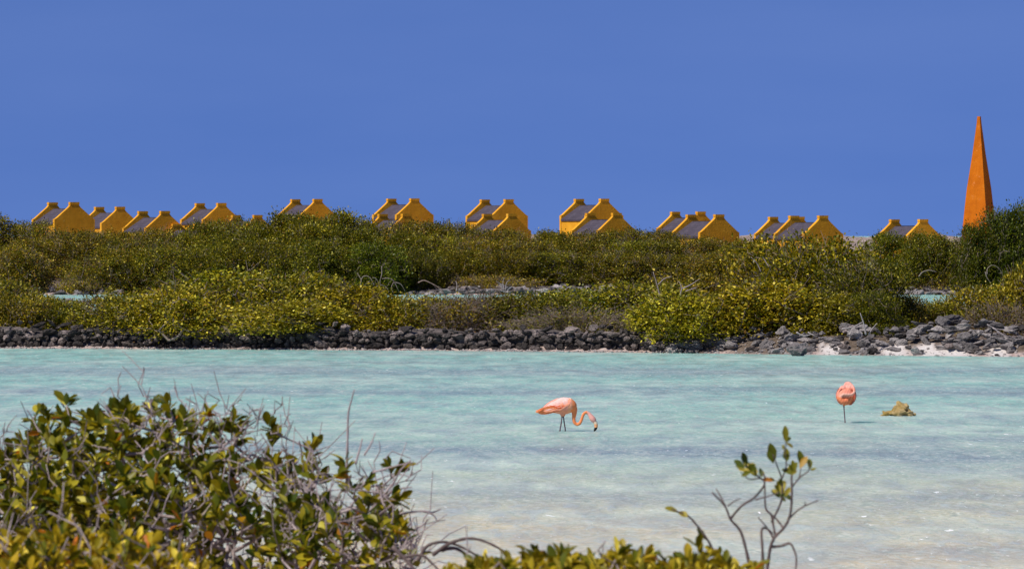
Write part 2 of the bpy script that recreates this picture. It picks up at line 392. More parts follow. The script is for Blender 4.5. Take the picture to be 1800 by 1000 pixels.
def make_hut_meshes():
    h = HW / 2; eave, top = 1.22, 2.30
    def gable(x0, x1):
        prof = [(-h, -0.6), (h, -0.6), (h, eave + 0.10), (h - 0.07, eave + 0.12), (h - 0.16, eave + 0.175), (0.40, top - 0.30), (0.32, top - 0.215), (0.28, top - 0.15),
                (0.28, top), (-0.28, top), (-0.28, top - 0.15), (-0.32, top - 0.215), (-0.40, top - 0.30), (-h + 0.16, eave + 0.175), (-h + 0.07, eave + 0.12), (-h, eave + 0.10)]
        v, f = prism(prof, x0, x1)
        # slightly overhanging cap block
        k = len(v)
        cv, cf = prism([(-0.30, top - 0.13), (0.30, top - 0.13), (0.30, top + 0.012), (-0.30, top + 0.012)], x0 - 0.018, x1 + 0.018)
        return np_mesh("gable", v + cv, f + [tuple(i + k for i in q) for q in cf], M["hut"])
    lo, hi = -HL / 2, HL / 2
    g1 = gable(lo, lo + GT); g2 = gable(hi - GT, hi)
    walls = []
    for s in (-1, 1):
        a, b_ = sorted((s * (h - 0.03), s * (h - 0.25)))
        v, f = prism([(a, -0.6), (b_, -0.6), (b_, eave - 0.12), (a, eave - 0.12)], lo + GT, hi - GT)
        walls.append(np_mesh("side_wall", v, f, M["hut"]))
    roofs = []
    rt = top - 0.38
    for s in (-1, 1):
        # thatch slope with stepped courses
        pts_top, n = [], 7
        y0, z0 = s * (h + 0.03), eave - 0.13
        for i in range(n):
            t0, t1 = i / n, (i + 1) / n
            pts_top.append((y0 * (1 - t0), z0 + (rt - z0) * t0 + 0.012)); pts_top.append((y0 * (1 - t1), z0 + (rt - z0) * t1 + 0.0))
        poly = [(0, rt - 0.14), (y0, z0 - 0.10)] + pts_top + [(0, rt + 0.03)]
        if s > 0: poly = poly[::-1]
        v, f = prism(poly, lo + GT, hi - GT)
        roofs.append(np_mesh("roof_slope", v, f, M["thatch"]))
    return g1, g2, walls, roofs
HUT = make_hut_meshes()

def hut(far_cap, near_cap, d, label, a=32.0, sc=1.0):
    """caps in photo pixels; the near gable's outer face looks right of the camera by a degrees"""
    cx, cy = (far_cap[0] + near_cap[0]) / 2, (far_cap[1] + near_cap[1]) / 2
    p = at(cx, cy, d)
    ang = math.atan2(-math.cos(math.radians(a)), math.sin(math.radians(a)))       # local +x = near gable's outward normal
    o = empty("stone_hut", (p.x, p.y, p.z - 2.30 * sc), ang); o.scale = (sc, sc, sc)
    tag(o, label, "hut", "ochre huts along the ridge")
    for nm, me in (("gable", HUT[1]), ("gable", HUT[0]), ("side_wall", HUT[2][0]), ("side_wall", HUT[2][1]), ("roof_slope", HUT[3][0]), ("roof_slope", HUT[3][1])):
        link(nm, me, o)
    return o

HUTS = [
    ((92, 356), (130, 356), 298, "ochre gabled hut with grey thatch at the far left end of the row", 1.0),
    ((172, 364), (213, 364), 306, "ochre hut between the leftmost hut and the lower hut to its right", 0.98),
    ((251, 372), (289, 371), 294, "third ochre hut from the left, its foot hidden by olive shrubs", 0.98),
    ((353, 358), (387, 357), 312, "ochre hut whose thatched slope rises behind a nearly buried hut's cap", 1.0),
    ((310, 394), (347, 394), 292, "almost hidden ochre hut, only its corner cap shows between the third and fourth hut", 0.95),
    ((415, 379), (452, 378), 300, "sunken ochre hut showing two gable caps and a strip of roof above shrubs", 0.95),
    ((521, 351), (556, 350), 314, "ochre hut standing alone behind the tallest green shrub top left of centre", 1.0),
    ((691, 349), (725, 350), 312, "tall ochre hut with a smaller buried hut directly in front of its roof", 1.0),
    ((674, 377), (712, 376), 290, "half buried ochre hut in front of the hut right of the green shrub crest", 0.95),
    ((852, 351), (894, 351), 310, "upper ochre hut of the pair just left of the picture's middle", 1.0),
    ((857, 377), (898, 376), 288, "lower ochre hut of the pair just left of the picture's middle", 0.95),
    ((1022, 350), (1057, 350), 310, "ochre hut with its sunlit side wall showing below the thatch", 1.02),
    ((1039, 376), (1082, 374), 288, "ochre hut in front of the one whose sunlit side wall shows", 0.98),
    ((1189, 373), (1229, 372), 308, "rear ochre hut of the close pair above the twiggy olive shrubs", 1.0),
    ((1216, 378), (1262, 377), 290, "front ochre hut of the close pair with a broad shaded gable", 1.02),
    ((1362, 382), (1402, 381), 304, "rear ochre hut behind the tall yellow green shrub's crest", 1.0),
    ((1400, 381), (1441, 378), 286, "front ochre hut right behind the tall yellow green shrub's crest", 1.02),
    ((1575, 386), (1619, 386), 292, "lone ochre hut between the tall shrub and the orange obelisk", 1.0),
]
for fc, nc, d, lab, sc in HUTS: hut(fc, nc, d, lab, sc=sc)

def build_obelisk():
    d = 300.0
    base = at(1721, 205, d)
    s = d / F_PX
    prof = [(205, 5.0), (218, 7.0), (245, 12.6), (271, 18.2), (300, 25.6), (331, 32.8), (362, 38.8), (399, 45.0), (440, 50.5), (480, 54.0)]
    gz = base.z - (480 - 205) * s
    o = empty("obelisk", (base.x, base.y, gz), math.radians(-26)); tag(o, "tall tapering orange obelisk rising behind the dark green tree", "obelisk")
    V, Fc = [], []
    for k, (y, w) in enumerate(prof):
        z = (480 - y) * s; r = w * s / 2
        for q in range(4):                                             # each side split into three columns for slight unevenness
            c0 = ((-1, -1), (1, -1), (1, 1), (-1, 1))[q]; c1 = ((1, -1), (1, 1), (-1, 1), (-1, -1))[q]
            for t in (0, 1 / 3, 2 / 3):
                jx = 0.018 * math.sin(k * 2.1 + q * 1.7 + t * 9) * (w / 40)
                V.append(((c0[0] * (1 - t) + c1[0] * t) * r + jx, (c0[1] * (1 - t) + c1[1] * t) * r - jx, z))
    n = 12
    for k in range(len(prof) - 1):
        for q in range(n):
            a, b_ = k * n + q, k * n + (q + 1) % n
            Fc.append((a + n, b_ + n, b_, a)[::-1])
    Fc.append(tuple(range(n))[::-1])
    Fc = [f[::-1] for f in Fc]
    link("shaft", np_mesh("shaft", V, Fc, M["obelisk"]), o)
    r = 0.5 * 58 * s
    pv, pf = prism([(-r, -1.5), (r, -1.5), (r, 0.22), (r - 0.06, 0.28), (-r + 0.06, 0.28), (-r, 0.22)], -r, r)
    link("plinth", np_mesh("plinth", pv, pf, M["obelisk"]), o)
build_obelisk()

# ------------------------------------------------------------------ stones
def stone_mesh(seed, mat, sub=3, rough=0.32, flat=0.75):
    import bmesh
    bm = bmesh.new(); bmesh.ops.create_icosphere(bm, subdivisions=sub, radius=0.5)
    r = random.Random(seed); off = Vector((r.uniform(-50, 50), r.uniform(-50, 50), r.uniform(-50, 50)))
    cuts = [(Vector((r.gauss(0, 1), r.gauss(0, 1), r.gauss(0, 1))).normalized(), r.uniform(0.24, 0.40)) for _ in range(9)]
    for v in bm.verts:
        c = v.co.copy()
        for nrm, dd in cuts:                                             # knock flat faces off, as broken coral rock has
            k = c.dot(nrm)
            if k > dd: c -= nrm * (k - dd) * 0.95
        c *= 1 + rough * (mnoise.noise(c * 2.6 + off)) + 0.24 * mnoise.noise(c * 6 + off) + 0.14 * mnoise.noise(c * 13 + off)
        c.z *= flat
        v.co = c
    me = bpy.data.meshes.new("stone"); bm.to_mesh(me); bm.free(); me.materials.append(mat)
    return me
WS = [stone_mesh(s, M["wall_stone"]) for s in range(9)]
GS = [stone_mesh(40 + s, M["grey_stone"], rough=0.4, flat=0.7) for s in range(9)]

def put_stone(parent, meshes, x, y, z, sx, sy, sz, rnd, name="stone"):
    o = link(name, rnd.choice(meshes), parent)
    if rnd.random() < 0.5: sx = -sx
    o.location = (x, y, z); o.scale = (sx, sy, sz)
    o.rotation_euler = (rnd.gauss(0, 0.25), rnd.gauss(0, 0.30), rnd.gauss(0, 0.35))
    return o

def build_wall():
    rnd = random.Random(3)
    w = empty("stone_wall", (0, 0, 0)); tag(w, "low dry stone wall of dark coral rocks along the far shore", "wall", "dry stone walls of the far shore")
    x0, x1 = -14.9, 4.9
    rows = 4; n_s = 0
    z = 0.0
    for r_ in range(rows):
        x = x0 - rnd.random() * 0.2 + (0.0 if r_ < 3 else 0.3)
        hgt = (0.19, 0.18, 0.165, 0.15)[r_]
        while x < x1:
            wd = rnd.choice((0.13, 0.17, 0.21, 0.25, 0.30, 0.42)) * rnd.uniform(0.9, 1.1)
            if n_s >= 300: break
            xc = x + wd / 2; d = float(wall_line(xc)) + 0.18 + 0.05 * r_ + rnd.gauss(0, 0.06)
            topcut = (0.02 + 0.02 * r_) * math.sin(xc * 0.9) + (0.01 + 0.02 * r_) * math.sin(xc * 2.3 + 1)
            hh = hgt * rnd.uniform(0.65, 1.35)
            if r_ == rows - 1 and rnd.random() < 0.34: x += wd; continue
            put_stone(w, WS, xc, d, z + hgt * 0.5 + topcut + rnd.gauss(0, 0.03), wd * 1.12, rnd.uniform(0.26, 0.42), hh * 1.42, rnd)
            n_s += 1; x += wd * 0.96
        z += hgt * 0.93
    # earth and rubble core behind the face
    xs = np.linspace(x0 - 4, x1 + 0.6, 90)
    V, Fc = [], []
    for x in xs:
        d = float(wall_line(x)) + 0.33
        V += [(x, d, -0.2), (x, d + 0.02, 0.46 + 0.06 * math.sin(x * 3)), (x, d + 0.5, 0.53 + 0.06 * math.sin(x * 2.1)), (x, d + 1.3, 0.42)]
    for i in range(len(xs) - 1):
        for k in range(3): Fc.append((i * 4 + k, (i + 1) * 4 + k, (i + 1) * 4 + k + 1, i * 4 + k + 1))
    base = stone_mesh(78, M["wall_stone"], sub=2)
    bv = np.array([v.co[:] for v in base.vertices]); bf = [tuple(p.vertices) for p in base.polygons]
    for k in range(520):                                               # small stones wedged into the joints
        x = rnd.uniform(x0, x1 + 0.4); z_ = rnd.uniform(0.02, 0.58); d = float(wall_line(x)) + 0.12 + 0.22 * z_ + rnd.uniform(-0.03, 0.09); q = rnd.uniform(0.06, 0.13)
        off = len(V); V += [tuple(v * np.array([q * rnd.uniform(1, 1.7), q, q * 1.2]) + np.array([x, d, z_])) for v in bv]; Fc += [tuple(i + off for i in f) for f in bf]
    me = np_mesh("rubble_core", V, Fc, M["wall_stone"]); c = link("rubble_core", me, w); c["kind"] = "stuff"
build_wall()

def build_tumbled():
    rnd = random.Random(11)
    w = empty("stone_wall", (0, 0, 0)); tag(w, "tumbled stretch of grey coral stone wall with white sand pockets at the right", "wall", "dry stone walls of the far shore")
    # sloping bank of rocks
    n = 0
    for k in range(600):
        if n >= 270: break
        px = rnd.uniform(1140, 1850); x = (px - 900) / F_PX * 134
        e = rnd.uniform(-0.25, 1.15)
        d = float(wall_line(x)) + e
        hump = 0.35 if 1600 < px < 1760 else 0.2 if px > 1480 else 0.12
        zz = 0.03 + max(0, e + 0.1) * (0.32 + hump) + rnd.uniform(-0.02, 0.06)
        if e < 0.3 and any(abs(x - xc) < 0.3 for xc in (8.4, 9.97, 10.9, 11.5)) and rnd.random() < 0.75: continue
        if px < 1500 and e < 0: 
            if rnd.random() < 0.4: continue
        s = rnd.choice((0.12, 0.16, 0.2, 0.25, 0.32)) * rnd.uniform(0.85, 1.2)
        put_stone(w, GS if rnd.random() < 0.9 else WS, x, d, zz, s * rnd.uniform(1.1, 1.7), s * 1.1, s * rnd.uniform(0.9, 1.2), rnd)
        n += 1
    # coursed flat stones of the standing bit
    for (px, py, wpx, hpx, dd) in [(1622, 571, 34, 11, 0.9), (1690, 576, 42, 12, 0.85), (1650, 580, 26, 12, 0.8), (1608, 586, 24, 16, 0.7), (1625, 598, 26, 18, 0.5), (1642, 592, 22, 13, 0.6), (1668, 590, 22, 9, 0.7), (1695, 588, 24, 10, 0.7),
                                   (1670, 603, 24, 13, 0.45), (1690, 603, 24, 14, 0.45), (1665, 613, 36, 14, 0.3), (1697, 610, 20, 14, 0.35), (1718, 588, 16, 16, 0.7), (1735, 590, 20, 14, 0.7), (1722, 603, 22, 14, 0.5), (1745, 606, 26, 14, 0.45), (1755, 595, 24, 12, 0.6), (1715, 619, 26, 14, 0.1), (1775, 610, 26, 16, 0.3), (1790, 600, 24, 14, 0.5), (1585, 604, 22, 14, 0.5), (1570, 614, 24, 14, 0.2), (1545, 606, 26, 14, 0.4), (1520, 602, 24, 16, 0.5)]:
        x0 = (px - 900) / F_PX * 133.0; d = float(wall_line(x0)) + dd; p = at(px, py, d); s = d / F_PX
        put_stone(w, GS, p.x, p.y, p.z, wpx * s * 1.2, 0.35, hpx * s * 1.55, rnd)
    # small pale cobbles and shingle at the water line, too small to pick apart
    V, Fc = [], []
    base = stone_mesh(77, M["grey_stone"], sub=1)
    bv = np.array([v.co[:] for v in base.vertices]); bf = np.array([p.vertices[:] for p in base.polygons])
    Vs, Fs = [], []; off = 0
    for k in range(1500):
        x = rnd.uniform(-15.5, 14.5); e = rnd.uniform(-0.45, 0.05) if x < 4 else rnd.uniform(-0.5, 0.9)
        d = float(wall_line(x)) + e; s = rnd.uniform(0.03, 0.10)
        z = float(terrain(x, d)) + s * 0.12
        if z < 0.0: continue
        a = rnd.uniform(0, 6.28); R = np.array([[math.cos(a), -math.sin(a), 0], [math.sin(a), math.cos(a), 0], [0, 0, 1]])
        Vs.append((bv * np.array([s * 1.4, s, s])) @ R.T + np.array([x, d, z])); Fs.append(bf + off); off += len(bv)
    o = link("shingle", np_mesh("shingle", np.concatenate(Vs), np.concatenate(Fs), M["grey_stone"]))
    tag(o, "small grey shingle scattered along the foot of the wall", "shingle", kind="stuff")
    return w
build_tumbled()

def rock_thing(name, px, py, wpx, hpx, d, mat_meshes, label, cat="rock", rot=0.0, depth=None, tilt=0.0):
    s = d / F_PX; p = at(px, py, d)
    o = link(name, mat_meshes); o.location = p
    o.scale = (wpx * s * 1.18, depth or wpx * s * 0.9, hpx * s * 1.5); o.rotation_euler = (0, tilt, rot)
    return tag(o, label, cat, "rocks in the back channel" if name == "channel_rock" else "boulders on the far shore")
rock_thing("boulder", 1402, 613, 40, 22, 132.8, stone_mesh(101, M["grey_stone"], 4, 0.2), "rounded brown grey boulder at the water line under the tall shrub", rot=0.1)
rock_thing("boulder", 1669, 563, 38, 18, 134.6, stone_mesh(102, M["grey_stone"], 4, 0.22), "big flat topped grey block perched on top of the tumbled wall", tilt=-0.12)
rock_thing("boulder", 1652, 574, 34, 9, 134.2, stone_mesh(103, M["grey_stone"], 4, 0.2), "long slanting grey stone propped below the perched block", tilt=-0.45)
for i, (px, py, w_, h_, lab) in enumerate([
        (118, 530, 22, 10, "low grey rock at the left in the back channel"), (140, 532, 16, 8, "small grey rock between the others in the back channel"),
        (170, 527, 18, 15, "tallest dark rock standing in the back channel"), (158, 531, 16, 9, "pale low rock at the foot of the tallest channel rock"), (184, 531, 16, 9, "dark rock half hidden by the shrub edge in the back channel")]):
    rock_thing("channel_rock", px, py, w_, h_, 234 - i * 0.4, WS[i] if i in (2, 4) else GS[i], lab)

# lagoon rock: several fused lumps in one mesh, ochre with a pale top
def build_lagoon_rock():
    import bmesh
    d = 89.0; s = d / F_PX; base = at(1580, 731, d)
    lumps = [(1556, 728, 14, 8), (1566, 726, 22, 11), (1578, 722, 26, 16), (1588, 718, 22, 22), (1591, 714, 14, 12), (1598, 726, 18, 12), (1605, 729, 9, 6), (1552.5, 724, 3.5, 6)]
    V, Fc, off = [], [], 0
    for k, (px, py, w_, h_) in enumerate(lumps):
        me = stone_mesh(200 + k, M["ochre_rock"], 3, 0.45, 0.8)
        p = at(px, py, d) - base
        for v in me.vertices: V.append((v.co.x * w_ * s * 1.25 + p.x, v.co.y * w_ * s * 1.2 + math.sin(k * 2.2) * 0.05, v.co.z * h_ * s * 1.5 + p.z))
        for q in me.polygons: Fc.append(tuple(i + off for i in q.vertices))
        off += len(me.vertices); bpy.data.meshes.remove(me)
    o = link("lagoon_rock", np_mesh("lagoon_rock", V, Fc, M["ochre_rock"]))
    o.location = base
    rm = o.modifiers.new("fuse", 'REMESH'); rm.mode = 'VOXEL'; rm.voxel_size = 0.008
    tag(o, "jagged yellow brown rock poking out of the lagoon beside the one-legged flamingo", "rock")
build_lagoon_rock()

# ------------------------------------------------------------------ vegetation machinery
def tubes(P0, P1, R0, R1, sides=5):
    P0, P1 = np.asarray(P0, float), np.asarray(P1, float); n = len(P0)
    ax = P1 - P0; ax /= np.maximum(np.linalg.norm(ax, axis=1, keepdims=True), 1e-6)
    ref = np.where(np.abs(ax[:, 2:3]) < 0.9, np.array([[0, 0, 1.0]]), np.array([[1.0, 0, 0]]))
    u = np.cross(ax, ref); u /= np.linalg.norm(u, axis=1, keepdims=True); v = np.cross(ax, u)
    V = np.zeros((n, 2 * sides, 3))
    for k in range(sides):
        a = 2 * math.pi * k / sides; dv = u * math.cos(a) + v * math.sin(a)
        V[:, k] = P0 + dv * np.asarray(R0)[:, None]; V[:, sides + k] = P1 + dv * np.asarray(R1)[:, None]
    f = np.array([[k, (k + 1) % sides, sides + (k + 1) % sides, sides + k] for k in range(sides)])
    Fc = (np.arange(n) * 2 * sides)[:, None, None] + f[None]
    return V.reshape(-1, 3), Fc.reshape(-1, 4)

def grow(bases, targets, g, jit=0.12, r_tip=0.004, power=0.42, step=0.25, up=0.3):
    """branch skeleton: every target joins the nearest node of what has grown so far"""
    bases = np.asarray(bases, float)
    nodes = [tuple(b) for b in bases]; par = [-1] * len(bases)
    order = np.argsort(np.min(np.linalg.norm(targets[:, None] - bases[None], axis=2), axis=1))
    A = np.zeros((len(targets) * 6 + len(bases) + 10, 3)); cnt = len(bases); A[:cnt] = bases
    tips = []
    for ti in order:
        t = targets[ti]
        dvec = A[:cnt] - t
        dist = np.sqrt((dvec ** 2).sum(1)) + 0.6 * np.maximum(dvec[:, 2], 0)
        j = int(np.argmin(dist)); p = A[j].copy(); L = np.linalg.norm(t - p)
        k = int(min(5, max(1, round(L / step))))
        prev = j
        for s_ in range(1, k + 1):
            f = s_ / k
            q = p * (1 - f) + t * f
            if s_ < k: q = q + g.normal(0, jit * L / k, 3) + np.array([0, 0, up * L * 0.25 * math.sin(f * math.pi) * -1])
            A[cnt] = q; par.append(prev); prev = cnt; cnt += 1
        tips.append((ti, prev))
    A = A[:cnt]; w = np.zeros(cnt)
    for _, e in tips: w[e] += 1
    for i in range(cnt - 1, -1, -1):
        if par[i] >= 0: w[par[i]] += w[i]
    R = r_tip * np.maximum(w, 1) ** power
    idx = np.array([i for i in range(cnt) if par[i] >= 0]); pa = np.array([par[i] for i in idx])
    return A, idx, pa, R, tips

LEAF_NEAR = np.array([[0, 0, 0], [0.30, 0.33, 0.05], [0.62, 0.46, 0.04], [0.88, 0.26, -0.03], [1, 0, -0.10], [0.88, -0.26, -0.03], [0.62, -0.46, 0.04], [0.30, -0.33, 0.05], [0.33, 0, -0.02], [0.66, 0, -0.06]])
LEAF_NEAR_F = np.array([[0, 8, 1], [1, 8, 2], [2, 8, 9], [2, 9, 3], [3, 9, 4], [0, 7, 8], [7, 6, 8], [6, 9, 8], [6, 5, 9], [5, 4, 9]])
LEAF_FAR = np.array([[0, 0, 0], [0.5, 0.5, 0.08], [1, 0, -0.06], [0.5, -0.5, 0.08]])
LEAF_FAR_F = np.array([[0, 1, 2, 3]])

def frames(dirs, g, lean=0.35):
    d = dirs / np.maximum(np.linalg.norm(dirs, axis=1, keepdims=True), 1e-6)
    up = np.tile([0, 0, 1.0], (len(d), 1)) + g.normal(0, lean, d.shape)
    s = np.cross(up, d); s /= np.maximum(np.linalg.norm(s, axis=1, keepdims=True), 1e-6)
    return d, s, np.cross(d, s)

def leaf_cloud(pts, dirs, length, width, cols, g, near=False, lean=0.35):
    T, Tf = (LEAF_NEAR, LEAF_NEAR_F) if near else (LEAF_FAR, LEAF_FAR_F)
    d, s, n = frames(dirs, g, lean)
    L, W = length[:, None, None], width[:, None, None]
    V = pts[:, None] + d[:, None] * T[None, :, 0:1] * L + s[:, None] * T[None, :, 1:2] * W + n[:, None] * T[None, :, 2:3] * L
    Fc = (np.arange(len(pts)) * len(T))[:, None, None] + Tf[None]
    cl = np.repeat(cols, len(T), axis=0)
    return V.reshape(-1, 3), Fc.reshape(-1, Tf.shape[1]), cl

def palette(g, n, stops, weights):
    k = g.choice(len(stops), n, p=np.array(weights) / sum(weights))
    c = np.array(stops)[k] * g.uniform(0.75, 1.3, (n, 1))
    return np.clip(c, 0, 0.8)

GREEN = [(0.045, 0.062, 0.004), (0.095, 0.105, 0.006), (0.165, 0.155, 0.009), (0.29, 0.25, 0.016), (0.56, 0.51, 0.10), (0.19, 0.115, 0.03)]

def make_shrub_proto(seed, R, H, n_tip, per, leaf, weights, bare=0.10, clump=0.2, bush_flat=0.5):
    """a shrub of radius R and height H around the origin: (crown mesh, stem mesh)"""
    g = np.random.default_rng(seed)
    lob = [(g.uniform(0, 6.28), g.uniform(0.2, 0.75), g.uniform(0.35, 0.6)) for _ in range(9)]
    tg = []
    while len(tg) < n_tip * 0.3:
        a_, r_ = g.uniform(0, 6.28), g.uniform(0.45, 0.98)
        tg.append(np.array([math.cos(a_) * r_ * R, math.sin(a_) * r_ * R, g.uniform(0.03, 0.55 * (1.15 - r_ ** 2)) * H]))
    while len(tg) < n_tip:
        c = lob[g.integers(len(lob))]
        u = g.normal(0, 1, 3); u /= np.linalg.norm(u); rr = g.uniform(0.25, 1) ** 0.45
        cx, cy = math.cos(c[0]) * c[1], math.sin(c[0]) * c[1]
        hz = (1 - c[1] ** 2 * 0.55)
        p = np.array([cx + u[0] * rr * c[2], cy + u[1] * rr * c[2], 0.52 * hz + u[2] * rr * 0.48 * hz])
        if p[2] < 0.04: continue
        tg.append(p * np.array([R, R, H]))
    tg = np.array(tg)
    zt = tg[:, 2] / H; tg[:, 2] = np.where(zt > 0.72, 0.72 + (zt - 0.72) * 0.45, zt) * H      # flatten wind-clipped tops
    bases = [(g.normal(0, R * 0.3), g.normal(0, R * 0.3), -0.15) for _ in range(5)]
    A, idx, pa, Rr, tips = grow(bases, tg, g, 0.2, 0.006)
    V, Fc = tubes(A[pa], A[idx], Rr[pa], Rr[idx], 4)
    # bare dead twigs bristling between the leaf clumps
    tw0, tw1 = [], []
    P, Dr, Cc = [], [], []
    for ti, e in tips:
        t = A[e]; out = t - np.array([0, 0, H * 0.3]); out /= np.linalg.norm(out) + 1e-6
        if g.random() < bare:
            for _ in range(9):
                q = t + g.normal(0, 0.10, 3); tw0.append(q); tw1.append(q + (out + g.normal(0, 0.6, 3) + np.array([0, 0, 0.35])) * g.uniform(0.08, 0.22))
            k = per // 5
        else: k = per
        off = g.normal(0, clump, (k, 3)) * np.array([1, 1, 0.7])
        P.append(t + off); Dr.append((out * 0.5 + off / clump * 0.35 + g.normal(0, 0.7, (k, 3))) * np.array([1, 1, 0.7]) + np.array([0, 0, 0.1]))
        shade = g.uniform(0.55, 1.3)  # random clump tone; darker clumps paint shaded gaps into the leaf colour
        Cc.append(palette(g, k, GREEN, weights) * shade)
    P, Dr, Cc = np.concatenate(P), np.concatenate(Dr), np.concatenate(Cc)
    n = len(P)
    LV, LF, LC = leaf_cloud(P, Dr, g.uniform(0.75, 1.3, n) * leaf, g.uniform(0.75, 1.2, n) * leaf * 0.70, Cc, g, False, 0.55)
    crown = np_mesh("crown", LV, LF, M["leaf"], LC)
    if tw0:
        V2, F2 = tubes(tw0, tw1, np.full(len(tw0), 0.008), np.full(len(tw0), 0.004), 3)
        F2 = F2 + len(V); V = np.concatenate([V, V2]); Fc = np.concatenate([Fc, F2])
    stem = np_mesh("stem", V, Fc, M["shrub_bark"])
    return crown, stem, float(np.percentile(np.hypot(P[:, 0], P[:, 1]), 94)), float(np.percentile(P[:, 2], 99.5))

W_MID = (2.0, 2.5, 2.4, 1.6, 1.25, 0.4)
W_YEL = (1.3, 2.2, 2.6, 2.0, 1.5, 0.2)
W_GRN = (2.0, 3.2, 3.0, 1.2, 0.35, 0.15)
W_DRK = (3.5, 3.2, 1.6, 0.5, 0.2, 0.1)
W_BRN = (1.5, 1.6, 2.0, 1.6, 0.5, 1.6)
PROTO = {
    "mid": [make_shrub_proto(300 + i, 1.6, 1.6, 420, 36, 0.084, W_MID, 0.09, 0.14) for i in range(3)],
    "yel": [make_shrub_proto(320 + i, 1.5, 1.5, 420, 38, 0.086, W_YEL, 0.04, 0.14) for i in range(2)],
    "grn": [make_shrub_proto(340 + i, 1.7, 2.3, 480, 38, 0.084, W_GRN, 0.10, 0.15) for i in range(2)],
    "twig": [make_shrub_proto(360 + i, 1.5, 1.1, 360, 26, 0.075, W_BRN, 0.6, 0.13) for i in range(2)],
    "olive": [make_shrub_proto(380 + i, 2.4, 2.7, 640, 34, 0.10, (2.0, 2.8, 2.6, 1.2, 0.45, 0.8), 0.14, 0.17) for i in range(4)],
    "dark": [make_shrub_proto(400 + i, 2.3, 2.9, 640, 36, 0.105, W_GRN, 0.05, 0.17) for i in range(3)],
    "brown": [make_shrub_proto(420 + i, 2.2, 1.2, 420, 30, 0.09, W_BRN, 0.35, 0.16) for i in range(2)],
}
shrub_rnd = random.Random(21)
def shrub(kind, px, d, top_y, half_px, depth, label, group, tintc=(1, 1, 1), name="mangrove_shrub", base=None):
    crown, stem, R, H = shrub_rnd.choice(PROTO[kind])
    p = at(px, top_y, d)
    gz = float(terrain(p.x, d)) if base is None else base
    gz = max(gz, -0.1) - 0.05
    o = empty(name, (p.x, d, gz), 0)
    sx, sz = half_px * d / F_PX / R, (p.z - gz) / H
    o.scale = (sx * shrub_rnd.choice((-1, 1)) if False else sx, depth / R, sz)
    tag(o, label, "shrub", group)
    rz = shrub_rnd.uniform(0, 6.28)
    c = link("crown", crown, o); s_ = link("stem", stem, o)
    c.rotation_euler = s_.rotation_euler = (0, 0, rz)
    v = shrub_rnd.uniform(0.82, 1.12); w = shrub_rnd.uniform(-0.07, 0.07)
    c.color = (tintc[0] * v * (1 + w), tintc[1] * v * (1 - w * 0.4), tintc[2] * v, 1)
    c["kind"] = "stuff"; s_["kind"] = "stuff"
    return o

